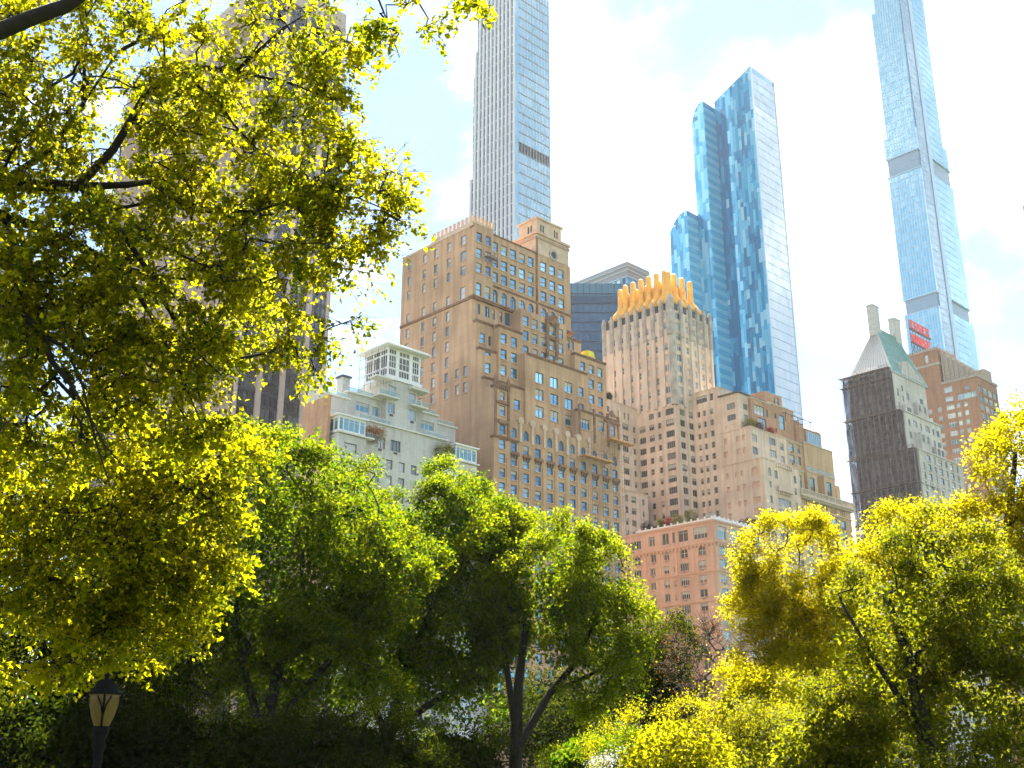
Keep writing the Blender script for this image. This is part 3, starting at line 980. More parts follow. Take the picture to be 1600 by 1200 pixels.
# middle
wz = [60.6 - 3.3 * i for i in range(16)]
cm = [131.5, 134.0, 137.2, 140.4, 143.6, 146.8, 150.2]
W.tier(w_, 129.6, 152.4, 177.4, 183, 0, 69.6, [(u - 1.3, u + 1.3, 64.6, 66.9, 'v3+ac') for u in (134.6, 138.6)] + [(u - .8, u + .8, z, z + 2.0, 'p') for u in cm for z in wz] + [(149.4, 151.6, 64.5, 67.2, 'v2')], wmats=wk)
W.tier(w_, 159.1, 163.9, YN + 1.2, 182, 0, 59.4, [(160.3, 162.4, 54.4, 56.7, 'v2+ac'), (160.3, 162.4, 51.0, 53.3, 'v2+ac')])
# upper tiers
W.tier(w_, 122.0, 128.6, 180.6, 186, 64.9, 74.2, [(123.6, 127.8, 69.6, 71.2, 'v4')], wmats=wb)
W.tier(w_, 128.6, 152.6, 181.0, 192, 69.6, 76.0, [(130.8, 134.2, 72.6, 74.5, 'v3'), (135.0, 136.8, 72.4, 74.3, 'v2'), (148.0, 151.6, 72.4, 74.2, 'v3'), (131.5, 136.4, 69.75, 71.0, 'v4'), (145.4, 151, 69.75, 71.0, 'v4')], wmats=wb)
W.tier(w_, 152.6, 158.4, 181.6, 192, 64.9, 74.6, [(153.4, 157.6, 69.2, 71.3, 'v4')], wmats=wb)
# brick flank behind
W.tier(w_, 138.2, 145.2, 180.0, 191, 76.0, 81.2, [])
W.part('wall', w_, [M['white']])
w2 = MB()
w2.box(121.3, 121.98, 177.0, 185.6, 0, 72.6)
W.part('brick_flank', w2, [M['redbrick']])
sh = MB()
W.tier(sh, 137.4, 145.4, 179.3, 181, 69.6, 80.6, [(137.8, 139.7, 77.4, 79.2, 'v3+ac'), (137.6, 139.6, 73.2, 75.4, 'v2+ac'), (143.2, 145.1, 76.8, 78.8, 'v3+ac'), (143.2, 145.2, 72.9, 75.2, 'v2+ac')])
W.part('stair_shaft', sh, [M['white']])
# balcony slabs beside the shaft
for (a, b, z) in ((134.6, 139.8, 76.2), (142.9, 147.6, 75.8), (133.6, 138.0, 80.0), (143.2, 147.6, 79.9), (142.8, 147.9, 79.5)):
    o = MB()
    o.box(a, b, 178.0, 181, z, z + .3)
    if z < 78:
        o.box(a, b, 178.0, 178.08, z + .3, z + 1.25, 1)
        o.box(a, b, 177.95, 178.1, z + 1.25, z + 1.33)
    W.part('balcony', o, [M['white_trim'], M['rail_glass']])
# glazed penthouse
ph = MB()
ops = [(137.5, 139.4), (140.2, 143.0), (143.8, 145.6)]
W.tier(ph, 137.2, 146.0, 179.2, 187, 81.2, 87.6,
       [(a, b, 86.2, 87.3, 'v3') for a, b in ops] + [(a, b, 83.2, 86.0, 'v3+dh') for a, b in ops] + [(a, b, 81.5, 83.0, 'v4') for a, b in ops],
       [(a, b, z, t, 'v3') for a, b in ((179.5, 181.7), (182.0, 184.2), (184.5, 186.7)) for z, t in ((81.5, 83.0), (83.2, 86.0), (86.2, 87.3))], rec=.15, wmats=([M['white_metal'], M['g_dark'], M['white_trim'], M['black']], 'pent'))
W.part('penthouse', ph, [M['white_metal']])
rf = MB()
rf.box(135.6, 147.6, 177.6, 188.6, 87.65, 87.95)
rf.box(136.0, 147.2, 178.0, 188.2, 87.95, 88.3)
rf.box(136.9, 146.3, 178.9, 187.3, 80.6, 81.2)
W.parts('roof_slab', rf, [M['white_metal']])
scf = MB()
for y in (179.4, 181.6, 183.8, 186.0, 188.0):
    scf.bar((136.4, y, 79), (136.4, y, 87.6), .05)
for z in (80.5, 82.5, 84.5, 86.5):
    scf.bar((136.4, 179.2, z), (136.4, 188.2, z), .05)
scf.bar((136.4, 179.4, 80.5), (136.4, 183.8, 86.5), .04)
W.parts('scaffold_tube', scf, [M['dark_metal']])
# sunrooms on the wings
for a, b, y in ((122.9, 129.4, YN + .2), (153.2, 159.2, YN + .2)):
    o = MB()
    W.tier(o, a, b, y, 180.2, 65.3, 68.6, [(a + .2, a + 1.1, 65.7, 68.2, 'top'), (a + 1.2, b - 1.5, 65.7, 68.2, 'v3+top'), (b - 1.35, b - .2, 65.7, 68.2, 'top')], [(y + .3, y + 1.5, 65.7, 68.2, 'top'), (y + 1.8, y + 3.0, 65.7, 68.2, 'top')], rec=.15, wmats=([M['white_metal'], M['g_teal'], M['white_trim'], M['black']], 'sun'))
    o.box(a - .5, b + .4, y - .5, 180.6, 68.6, 68.9)
    W.part('sunroom', o, [M['white_metal']])
lg = MB()
for a, b, y, z in ((122.7, 131.0, YN, 65.0), (151.0, 159.3, YN, 65.0), (129.6, 152.4, 177.4, 69.5), (122.0, 128.6, 180.6, 74.1), (128.6, 152.6, 181.0, 75.9), (152.6, 158.4, 181.6, 74.5), (159.1, 163.9, YN + 1.2, 59.3)):
    lg.box(a - .3, b + .3, y - .45, y + 1.0, z, z + .3)
W.parts('ledge', lg, [M['white_trim']])
for a, b, y, z in ((129.8, 133.6, YN + .2, 65.3), (148.6, 153.0, YN + .2, 65.3), (129.6, 137.2, 177.6, 69.8), (145.6, 152.4, 177.6, 69.8), (122.2, 128.4, 180.9, 74.4), (128.8, 137.0, 181.3, 76.2), (146.4, 152.4, 181.3, 76.2), (152.8, 158.2, 181.8, 74.8)):
    o = MB()
    o.box(a, b, y, y + .05, z, z + 1.0)
    o.box(a, b, y - .03, y + .08, z + 1.0, z + 1.07, 1)
    W.part('glass_railing', o, [M['rail_glass'], M['white_metal']])
for a, b, z in ((155.6, 158.9, 60.8), (148.8, 152.4, 61.4)):
    o = MB()
    o.box(a, b, YN - 1.3, YN + (2.2 if a < 150 else 0), z - .3, z)
    o.box(a, b, YN - 1.3, YN - 1.24, z, z + 1.0, 1)
    W.part('balcony', o, [M['white_trim'], M['white_metal']])
ch = MB()
ch.box(124.0, 126.0, 186, 188.5, 74.2, 79.6)
ch.box(129.4, 131.2, 184, 186, 76, 80.2, 1)
ch.box(129.1, 131.5, 183.7, 186.3, 80.2, 80.6, 2)
ch.tube([(135.2, 186, 87.9), (135.0, 185.6, 89.4), (133.9, 184.6, 90.6)], .35, 8, 3)
W.parts('chimney', ch, [M['white'], M['hamp_trim'], M['dark_metal'], M['white_metal']])
W.windows(WM, 'white')

# ------------------------------------------------------------------ buff building with balustrade, right of the gold-crowned tower
Q = Bld('balustraded_apartment_building', 'buff brick apartment building with stone balustrade and stepped penthouses', (302, 190, 0))
QM = [M['frame_dark'], M['g_teal'], M['P_trim'], M['black']]
w_ = MB()
qc = [290.75, 295.85, 300.75, 305.8, 310.85]
qz = [73.1 - 3.35 * i for i in range(17)]
Q.tier(w_, 287.6, 315.7, YN + .3, 200, 10, 81.2, [(u - 1.35, u + 1.35, z, z + 3.0, 'blk') for u in qc for z in qz] + [(u + d - .27, u + d + .27, 77.6, 79.6, 'p') for u in qc for d in (-1.1, 0, 1.1)])
Q.tier(w_, 287.8, 314.6, 179.5, 200, 81.2, 98.6, [(289.8, 292.6, z, z + 2.5, 'p+ac') for z in (95.2, 91.6)] + [(294.4, 296.1, z, z + 2.6, 'p') for z in (95.2, 91.6)] + [(301.2, 304.0, z, z + 2.6, 'p+ac') for z in (96.0, 92.5)] + [(305.5, 308.3, z, z + 2.6, 'p+ac') for z in (96.0, 92.5)] + [(309.9, 312.7, z, z + 2.4, 'p+ac') for z in (95.2, 91.7)] + [(u - 1.4, u + 1.4, 85.6, 88.0, 'v2') for u in (301, 307.5)])
Q.tier(w_, 287.8, 292.2, 176.6, 179.5, 81.2, 88.4, [(288.5, 290.8, 82.6, 87.0, 'v2+dh')])
Q.tier(w_, 294.0, 299.6, 176.6, 179.5, 81.2, 89.2, [(295.6, 298.1, 83.0, 87.4, 'blk')])
Q.tier(w_, 303.4, 309.8, 176.6, 179.5, 81.2, 89.4, [(304.8, 307.6, 83.2, 87.6, 'blk')])
Q.tier(w_, 309.8, 314.6, 177.8, 179.5, 81.2, 88.0, [(311.0, 312.2, 82.4, 86.6, 'p')])
Q.tier(w_, 297.4, 314.0, 178.9, 179.5, 89.4, 99.4, [])
Q.part('wall', w_, [M['P']])
w2 = MB()
Q.tier(w2, 273.6, 283.6, 181.0, 195, 98.2, 108.8, [(275.2, 280.2, 104.0, 106.9, 'v3'), (281.0, 282.2, 104.2, 106.5, 'p'), (276.8, 281.0, 100.4, 103.2, 'v3')], wmats=([M['frame_dark'], M['g_pale'], M['P_trim'], M['black']], 'qb'))
Q.tier(w2, 283.6, 297.0, 181.4, 195, 98.2, 109.6, [(288.8, 291.7, 102.2, 106.8, 'dh'), (286.3, 287.3, 105.0, 106.6, 'p'), (286.3, 287.3, 100.6, 102.0, 'p')])
Q.tier(w2, 285.0, 294.4, 183.5, 195, 109.6, 114.0, [(289.6, 290.6, 110.4, 113.0, 'p'), (291.2, 292.6, 110.2, 113.2, 'p')])
Q.tier(w2, 297.0, 303.6, 183.5, 195, 98.6, 108.0, [(298.6, 301.0, 102.6, 106.6, 'v2')])
Q.part('brick_penthouse', w2, [M['redbrick']])
su = MB()
Q.tier(su, 300.4, 309.4, 179.7, 186, 98.6, 104.4, [(301.0, 308.9, 99.9, 103.8, 'v7')], rec=.15, wmats=([M['white_metal'], M['g_teal'], M['P_trim'], M['black']], 'qs'))
su.tube([(298.8, 181.8, 98.6), (298.8, 181.8, 105.0)], 2.2, 14)
su.box(308, 311, 181, 187, 98.6, 105.4)
Q.part('sunroom', su, [M['redbrick']])
pg = MB()
for x in (290.5, 297.5, 304.5):
    pg.bar((x, 180.2, 104.6), (x, 180.2, 107.4), .12)
for y in (180.2, 183.6):
    pg.bar((290.2, y, 107.4), (305.4, y, 107.4), .13)
for x in (290.5, 295.5, 300.5, 305.2):
    pg.bar((x, 179.8, 107.5), (x, 184.2, 107.5), .1)
Q.parts('pergola_bar', pg, [M['dark_metal']])
bl = MB()
bl.box(286.9, 316.4, YN - .9, YN + .6, 80.0, 80.6)
for k in range(42):
    bl.box(287.4 + k * .69, 287.7 + k * .69, YN - .7, YN + .3, 79.3, 80.0)
for k in range(9):
    x = 287.2 + k * 3.6
    bl.box(x - .28, x + .28, YN - .8, YN - .3, 80.6, 82.3)
for k in range(80):
    x = 287.3 + k * .36
    bl.box(x - .07, x + .07, YN - .65, YN - .45, 80.8, 82.0)
bl.box(286.9, 316.2, YN - .75, YN - .35, 82.0, 82.3)
bl.box(286.9, 316.2, YN - .75, YN - .35, 80.6, 80.8)
Q.parts('baluster', bl, [M['P_trim']])
lg = MB()
for a, b, y, z in ((287.8, 314.6, 179.5, 98.4), (297.4, 314.0, 178.9, 99.2), (294.0, 299.6, 176.6, 89.0), (303.4, 309.8, 176.6, 89.2), (287.8, 292.2, 176.6, 88.2), (273.6, 283.6, 181.0, 108.6), (283.6, 297.0, 181.4, 109.4)):
    ledge(lg, a, b, y, y + 1, z, .4, .25)
lg.box(287.4, 315.9, YN - .1, YN + .3, 76.9, 77.25)
Q.parts('ledge', lg, [M['P_trim']])
for a, b, z in ((293.6, 310.2, 89.5),):
    o = MB()
    o.box(a, b, 176.3, 176.36, z, z + 1.1)
    Q.part('glass_railing', o, [M['rail_glass']])
Q.windows(QM, 'Q')

# ------------------------------------------------------------------ building under scaffold netting with green copper roof
K = Bld('copper_roofed_building', 'pale stepped building with steep green copper roof, east side under dark netting', (382, 190, 0))
KM = [M['frame_dark'], M['g_pale'], M['hamp_trim'], M['black']]
w_ = MB()
XH = 365.6
kE = ([M['white_metal'], M['white_metal'], M['hamp_trim'], M['black']], 'hampE')
hz = [106.6 - 3.4 * i for i in range(28)]
K.tier(w_, XH, 399.0, YN, 199, 0, 109.8, [(u - w / 2, u + w / 2, z, z + 2.3, 'dh+sill') for u, w in ((368.4, 1.7), (372.6, 2.6), (377, 1.6), (381.2, 2.8), (385.6, 1.7), (390, 2.6), (394.4, 1.8)) for z in hz if rnd.random() > .08], grid([178, 182, 186.5, 191, 195.5], 1.7, hz, 2.1, 'dh'), wmE=kE)
K.tier(w_, XH, 393.0, 178.9, 199, 109.8, 124.6, [(368.0, 369.6, z, z + 2.1, 'dh+sill') for z in (111, 115.4, 120)] + [(371.6, 374.6, z, z + 2.4, 'v3') for z in (111.3, 115.6, 120)] + [(376.4, 378.0, z, z + 2.2, 'dh+sill') for z in (111.3, 115.6, 120)] + [(380.6, 384.0, z, z + 2.4, 'v3') for z in (111.3, 115.6, 120)] + [(386.0, 387.6, z, z + 2.2, 'dh+sill') for z in (111.3, 115.6, 120)] + [(389.2, 391.6, z, z + 2.2, 'v2') for z in (111.3, 115.6, 120)], grid([181.5, 186, 190.5, 195], 1.7, [111, 115, 119], 2.1, 'dh'), wmE=kE)
K.tier(w_, XH, 390.4, 181.6, 199, 124.6, 140.0, [(367.4, 369.0, z, z + 2.6, 'dh+sill') for z in (126.4, 131.5)] + [(371.4, 372.4, z, z + 2.2, 'p') for z in (126, 130, 134)] + [(374.6, 376.6, z, z + 2.6, 'v2') for z in (126.5, 131.5)] + [(379.4, 381.0, z, z + 2.8, 'arch') for z in (126.4,)] + [(384.6, 387.2, z, z + 2.8, 'v2') for z in (126.4, 131.4)], grid([184.5, 188, 191.5, 195], 1.6, [126.5, 130.5, 135], 2.2, 'dh'), wmE=kE)
# bays and terraces of the north side
for a, b, y, z0, z1 in ((372, 379.4, 176.8, 109.8, 117.6), (383, 389.6, 176.8, 109.8, 114.6), (378.6, 386.4, 179.9, 124.6, 131.0), (370, 375.4, 180.2, 124.6, 128.4), (376.5, 386, 174.2, 60, 97.6)):
    K.tier(w_, a, b, y, y + 3, z0, z1, [(a + 1.0, a + 2.8, z1 - 3.2, z1 - .8, 'v2+sill'), (b - 2.8, b - 1.0, z1 - 3.2, z1 - .8, 'v2+sill')])
# gable on the north side
w_.poly([(373.0, 181.55, 140.0), (390.4, 181.55, 140.0), (390.4, 181.55, 141.0), (378.6, 181.55, 147.2), (374.2, 181.55, 146.0)])
w_.poly([(374.2, 181.55, 146.0), (378.6, 181.55, 147.2), (378.6, 188, 147.2), (374.2, 188, 146.0)])
w_.poly([(373.0, 181.55, 140.0), (374.2, 181.55, 146.0), (374.2, 188, 146.0), (373.0, 188, 140)])
K.part('wall', w_, [M['hamp']])
rf = MB()
ya = 190.5
A, B2 = (374.0, ya, 162.4), (390.6, ya, 162.2)
e0, e1, e2, e3 = (XH - .4, 181.2, 139.9), (XH - .4, 199.4, 139.9), (392.6, 199.4, 139.9), (392.6, 181.2, 139.9)
rf.poly([A, B2, e3, e0])
rf.poly([B2, e2, e3])
rf.poly([A, e1, e2, B2])
for k in range(1, 16):
    t = k / 16
    p, q = Vector(A).lerp(Vector(B2), t), Vector(e0).lerp(Vector(e3), t)
    rf.tube([p + Vector((0, -.06, .06)), q + Vector((0, -.06, .06))], .09, 4)
K.part('roof', rf, [M['copper']])
hp = MB()
hp.poly([A, e0, e1])
for k in range(1, 14):
    t = k / 14
    q = Vector(e0).lerp(Vector(e1), t)
    p = Vector(A).lerp(q, .04 + .9 * abs(t - .5) * .0)
    hp.tube([p + Vector((-.1, 0, .05)), q + Vector((-.1, 0, .05))], .13, 4, 1)
K.part('striped_hip', hp, [plain('pale_metal_sheet', (.66, .66, .62), .5, .1, .06), M['hamp_trim']])
for (x, z0, z1) in ((374.2, 158, 170.6), (390.4, 156, 169.8)):
    c = MB()
    c.box(x - 2.6, x + 1.8, ya - 1.2, ya + 1.4, z0, z1)
    c.box(x - 2.8, x + 2.0, ya - 1.4, ya + 1.6, z1 - .7, z1 - .2)
    K.part('chimney', c, [M['hamp_trim']])
lg = MB()
for x0, x1, y, z in ((XH, 399, YN, 109.6), (XH, 393, 178.9, 124.4), (XH, 390.4, 181.6, 139.7), (XH, 399, YN, 97.6), (XH, 399, YN, 84.0)):
    lg.box(x0, x1 + .3, y - .4, y + .5, z, z + .45)
K.parts('ledge', lg, [M['hamp_trim']])
K.windows(KM, 'hamp')
# scaffold with netting on the east face
S = tag(empty('netted_scaffold', (363.5, 187, 0)), 'tall scaffold wrapped in dark brown see-through netting on the copper roofed building', 'scaffold')
nm, nd, lk, pb = new_mat('netting')
uv, pos, z_ = uvz(nd, lk)
nz = nd.new('ShaderNodeTexNoise')
nz.inputs['Scale'].default_value = 1.0
mp = nd.new('ShaderNodeMapping')
mp.inputs['Scale'].default_value = (.9, .12, 1)
lk.new(uv, mp.inputs[0])
lk.new(mp.outputs[0], nz.inputs['Vector'])
rp = nd.new('ShaderNodeValToRGB')
rp.color_ramp.elements[0].color, rp.color_ramp.elements[1].color = (.008, .006, .006, 1), (.03, .021, .019, 1)
lk.new(nz.outputs['Fac'], rp.inputs[0])
lk.new(rp.outputs[0], pb.inputs['Base Color'])
pb.inputs['Roughness'].default_value = .9
tr = nd.new('ShaderNodeBsdfTransparent')
mx = nd.new('ShaderNodeMixShader')
rq = nd.new('ShaderNodeValToRGB')
rq.color_ramp.elements[0].position, rq.color_ramp.elements[1].position = .38, .62
rq.color_ramp.elements[0].color, rq.color_ramp.elements[1].color = (.52, .52, .52, 1), (.90, .90, .90, 1)
lk.new(nz.outputs['Fac'], rq.inputs[0])
lk.new(rq.outputs[0], mx.inputs[0])
lk.new(tr.outputs[0], mx.inputs[1])
lk.new(pb.outputs[0], mx.inputs[2])
lk.new(mx.outputs[0], nd['Material Output'].inputs['Surface'])
M['net'] = nm
M['scaffold_pipe'] = plain('scaffold_pipe', (.24, .19, .18), .6, .2, .2)
rn2 = random.Random(3)
for y0, y1, z0, z1 in ((175.6, 201.0, 0, 58), (175.6, 201, 58, 84), (175.8, 200.8, 84.2, 109.6), (179.4, 200.6, 109.9, 124.4), (181.8, 200.4, 124.8, 140.6)):
    n = MB()
    xs = 363.6
    ny, nz_ = 14, 8
    idx = [[(xs + rn2.uniform(-.4, .4), y0 + (y1 - y0) * i / ny, z0 + (z1 - z0) * j / nz_) for i in range(ny + 1)] for j in range(nz_ + 1)]
    for j in range(nz_):
        for i in range(ny):
            n.poly([idx[j][i], idx[j][i + 1], idx[j + 1][i + 1], idx[j + 1][i]])
    n.poly([(xs, y0, z0), (366.0, y0, z0), (366.0, y0, z1), (xs, y0, z1)])
    n.poly([(xs, y1, z0), (376.0, y1, z0), (376.0, y1, z1), (xs, y1, z1)])
    n.build('net_sheet', M['net'], S, (363.5, 187, 0))
st = MB()
for k in range(12):
    y = 175.8 + k * 2.25
    top = 141.5 if y > 182 else (125.5 if y > 179.6 else 110.6)
    for x in (363.15, 365.2):
        st.bar((x, y, 0), (x, y, top), .09)
Bld.parts(type('o', (), {'root': S, 'L': (363.5, 187, 0)}), 'standard', st, [M['scaffold_pipe']])
for k in range(34):
    z = 72.5 + k * 2.05
    y0 = 181.8 if z > 125 else (179.4 if z > 110 else 175.7)
    if z < 141:
        d = MB()
        d.bar((363.1, y0 + rn2.uniform(0, 2), z), (363.1, 201 - rn2.uniform(0, 3), z + rn2.uniform(-.1, .1)), .07)
        if k % 3 == 0:
            ya_ = y0 + rn2.uniform(1, 14)
            d.bar((363.05, ya_, z), (363.05, ya_ + 4.4, z + 4.1), .06)
        d.build('ledger', M['scaffold_pipe'], S, (363.5, 187, 0))
for z, y0 in ((141.2, 181.6), (137.4, 181.6), (124.7, 179), (110.0, 175.4), (98, 175.4), (86, 175.4), (72, 175.4)):
    d = MB()
    d.box(362.9, 365.4, y0, 201.6, z - .08, z + .08)
    for q in (.6, 1.1):
        d.bar((363.0, y0, z + q), (363.0, 201.6, z + q), .05)
    for k in range(7):
        y = y0 + (202.4 - y0) * k / 6
        d.bar((363.0, y, z), (363.0, y, z + 1.1), .04)
    d.build('deck', M['steel'], S, (363.5, 187, 0))

# ------------------------------------------------------------------ brown brick hotel with roof sign
Z = Bld('brown_brick_hotel', 'brown brick hotel block with stepped stone top behind the copper roofed building', (428, 195, 0))
ZM = [M['frame_white'], M['g_pale'], M['essex_trim'], M['black']]
w_ = MB()
XS = 422.0
ez = [139.5 - 3.6 * i for i in range(36)]
Z.tier(w_, XS, 440, YN, 205, 0, 150.6, [(u - 1.9, u + 1.9, z, z + 2.7, 'v2') for u in (424.2, 428.7, 433.2, 437) for z in [144.4] + [z + 1.1 for z in ez]],
       grid([180.8], 1.6, ez, 2.0, 'dh') + grid([183.75], 1.5, ez, 2.0, 'dh') + grid([187.0], 3.2, ez[:1] + ez[1:], 2.1, 'v3') + [(176.2, 183.7, 142.5, 144.9, 'v5'), (185.4, 188.7, 146.7, 149.0, 'v3'), (185.4, 188.7, 143.0, 145.0, 'v3'), (178.7, 180.3, 146.0, 147.7, 'dh')] + grid([191.5, 195.5], 1.6, ez, 2.0, 'dh'))
Z.tier(w_, XS + .02, 438, 189.5, 205, 150.6, 166.0, [], [(193.6, 194.9, 161.0, 164.4, 'arch')])
Z.part('wall', w_, [M['essex']])
tp = MB()
tp.box(421.6, 438.4, 189.0, 205, 159.2, 160.2)
tp.box(421.5, 440.4, 174.8, 189.4, 150.4, 151.4)
tp.box(421.8, 438.2, 189.2, 205, 165.8, 166.8)
for k in range(7):
    y = 188.6 - k * 1.9
    tp.box(423.4, 436, y - 1.9, y - .2, 151.4, 163.4 - k * 1.7)
    tp.box(422.9, 424.2, y - .5, y + .1, 151.4, 164.6 - k * 1.7)
tp.box(431, 437, 175.4, 180, 151.4, 156.0)
Z.parts('stepped_stone', tp, [M['essex_trim']])
Z.windows(ZM, 'essex')
# the red roof sign: two lines of letters on a lattice
G = tag(empty('roof_sign', (431, 197.0, 166)), 'red letter roof sign reading ESSEX HOUSE on a steel lattice frame', 'sign')
FONT = {'E': ['111', '100', '110', '100', '111'], 'S': ['111', '100', '111', '001', '111'], 'X': ['101', '101', '010', '101', '101'], 'H': ['101', '101', '111', '101', '101'], 'O': ['111', '101', '101', '101', '111'], 'U': ['101', '101', '101', '101', '111']}
M['sign_red'] = plain('red_sign', (.62, .07, .07), .5, var=.05)
YS = 199.0
for line, zb in (('ESSEX', 177.6), ('HOUSE', 171.6)):
    for i, chx in enumerate(line):
        c = MB()
        for r_, row in enumerate(FONT[chx]):
            for q, bit in enumerate(row):
                if bit == '1':
                    xx = 421.6 + i * 3.4 + q * .86
                    zz = zb + (4 - r_) * .76
                    c.box(xx, xx + .862, YS, YS + .5, zz, zz + .762)
        c.build('letter', M['sign_red'], G, (431, 197.0, 166))
fr = MB()
for zb in (177.5, 171.5):
    fr.box(421.2, 439.0, YS - .1, YS + .8, zb - .45, zb)
for k in range(8):
    x = 421.6 + k * 2.4
    fr.bar((x, YS + .7, 166), (x, YS + .7, 181.4), .11)
for k in range(7):
    x = 421.6 + k * 2.4
    fr.bar((x, YS + .7, 166.8), (x + 2.4, YS + .7, 171), .12)
    fr.bar((x + 2.4, YS + .7, 166.8), (x, YS + .7, 171), .12)
fr.build('lattice', M['dark_metal'], G, (431, 197.0, 166))

# ------------------------------------------------------------------ supertall towers and other towers behind
def panelglass(name, cols_, refl, rough, tint, pw, ph_, seed=0.0):
    """facade glass whose base colour changes pane by pane"""
    m, nd, lk, p = new_mat(name)
    oi = nd.new('ShaderNodeObjectInfo')
    uv, pos, z = uvz(nd, lk)
    sn = nd.new('ShaderNodeVectorMath')
    sn.operation = 'SNAP'
    sn.inputs[1].default_value = (pw, ph_, 1)
    lk.new(uv, sn.inputs[0])
    ad = nd.new('ShaderNodeVectorMath')
    ad.operation = 'ADD'
    lk.new(sn.outputs[0], ad.inputs[0])
    ad.inputs[1].default_value = (seed, seed, seed)
    wn_ = nd.new('ShaderNodeTexWhiteNoise')
    lk.new(ad.outputs[0], wn_.inputs['Vector'])
    r = nd.new('ShaderNodeValToRGB')
    r.color_ramp.interpolation = 'CONSTANT'
    e = r.color_ramp.elements
    n = len(cols_)
    while len(e) < n:
        e.new(.5)
    for i, c in enumerate(cols_):
        e[i].position, e[i].color = i / n, (*c, 1)
    lk.new(wn_.outputs['Value'], r.inputs[0])
    lk.new(r.outputs[0], p.inputs['Base Color'])
    p.inputs['Roughness'].default_value = .25
    gl = nd.new('ShaderNodeBsdfGlossy')
    gl.inputs['Color'].default_value = (*tint, 1)
    gl.inputs['Roughness'].default_value = rough
    mx = nd.new('ShaderNodeMixShader')
    lk.new(mth(nd, lk, 'MULTIPLY', mth(nd, lk, 'ADD', wn_.outputs['Value'], .5), refl), mx.inputs[0])
    lk.new(p.outputs[0], mx.inputs[1])
    lk.new(gl.outputs[0], mx.inputs[2])
    lk.new(mx.outputs[0], nd['Material Output'].inputs['Surface'])
    return m


M['st_glass'] = panelglass('silver_blue_glass', [(.16, .36, .50), (.2, .42, .56), (.18, .39, .53)], .18, .05, (.8, .93, 1), 1.6, 4.7)
M['st_pier'] = plain('pale_terracotta_pier', (.70, .71, .73), .5, .0, .05, .1)
M['st_strip'] = panelglass('dark_strip_glass', [(.05, .10, .22), (.07, .13, .26)], .12, .05, (.55, .7, .95), 2, 4.7)
# slender tower with terracotta piers
A_ = Bld('slender_pier_tower', 'very slender pale tower of terracotta piers and glass behind the tan hotel', (304, 313, 0), 'skyscraper')
ax0, ay0 = 292.9, 301.1
core = MB()
core.box(ax0 + .3, 313.6, ay0 + .4, 326, 60, 372)
core.box(ax0 + .3, 313.2, 326, 328.0, 60, 300)
core.box(ax0 + .3, 312.8, 328.0, 329.8, 60, 247)
A_.part('core', core, [M['st_strip']])
npz = 10
for i in range(npz + 3):
    y = ay0 + .6 + i * 2.45
    zt_ = 372 if y < 326 else (312 if y < 327.9 else 248)
    if y > 330:
        continue
    b = MB()
    b.box(ax0 - .35, ax0 + .5, y - .58, y + .58, 60, zt_)
    b.box(ax0 - .6, ax0 - .33, y - .2, y + .2, 60, zt_)
    A_.part('terracotta_pier', b, [M['st_pier']])
    if y + 1.2 < 330:
        b = MB()
        for k in range(64):
            z = 62 + k * 4.85
            if z < zt_:
                b.box(ax0 + .05, ax0 + .32, y + .58, y + 1.87, z, z + .35)
        tag(A_.part('spandrels', b, [M['st_pier']]), kind='stuff')
for k in range(64):
    z = 62 + k * 4.85
    b = MB()
    dark = 249.0 < z + 2.4 < 254.5
    b.poly([(ax0 + 2.2, ay0, z + .45), (313.7, ay0, z + .45), (313.7, ay0, z + 4.82), (ax0 + 2.2, ay0, z + 4.82)], 2 if dark else 0)
    b.box(ax0 + 2.0, 313.9, ay0 - .16, ay0 + .3, z + .0, z + .42, 1)
    for q in range(1, 11):
        x = ax0 + 2.2 + q * 1.75
        b.box(x - .07, x + .07, ay0 - .1, ay0 + .02, z + .42, z + 4.84, 3)
    A_.part('glass_storey', b, [M['st_glass'], M['frame_grey'], M['black'], M['st_pier']])
b = MB()
b.box(ax0 - .1, ax0 + 2.1, ay0 - .05, ay0 + 1, 60, 372)
b.box(313.65, 314.4, ay0 - .05, 328, 60, 372)
A_.parts('corner_strip', b, [M['st_glass']])

# blue patchwork tower of three steps
C_ = Bld('patchwork_glass_tower', 'blue glass tower with patchwork panels and three stepped rounded tops', (388, 262, 0), 'skyscraper')
blues = [(.004, .14, .31), (.008, .21, .42), (.03, .32, .55), (.12, .45, .64), (.30, .58, .71)]
pm = []
for i, c in enumerate(blues):
    m, nd, lk, p = new_mat('blue_panel_%s' % ('deep', 'dark', 'mid', 'light', 'pale')[i])
    oi = nd.new('ShaderNodeObjectInfo')
    p.inputs['Base Color'].default_value = (*c, 1)
    p.inputs['Roughness'].default_value = .12
    n = nd.new('ShaderNodeTexNoise')
    n.inputs['Scale'].default_value = .12
    g_ = nd.new('ShaderNodeNewGeometry')
    lk.new(g_.outputs['Position'], n.inputs['Vector'])
    gl = nd.new('ShaderNodeBsdfGlossy')
    gl.inputs['Color'].default_value = (.45, .75, .98, 1)
    gl.inputs['Roughness'].default_value = .04
    mx = nd.new('ShaderNodeMixShader')
    mx.inputs[0].default_value = .07 + i * .03
    lk.new(p.outputs[0], mx.inputs[1])
    lk.new(gl.outputs[0], mx.inputs[2])
    lk.new(mx.outputs[0], nd['Material Output'].inputs['Surface'])
    pm.append(m)
M['silver'] = panelglass('silver_glass', [(.44, .56, .66), (.48, .59, .68), (.42, .54, .65)], .12, .08, (.93, .97, 1), 2.4, 4.4)  # bright sky reflection of the north face is put into the pane colour


def top1(y):
    return 308 - (y - 242.5) / 20.6 * 9.5


def top2(y):
    t = (y - 263.1) / 6.7
    return 295 - 8.5 * t ** 3


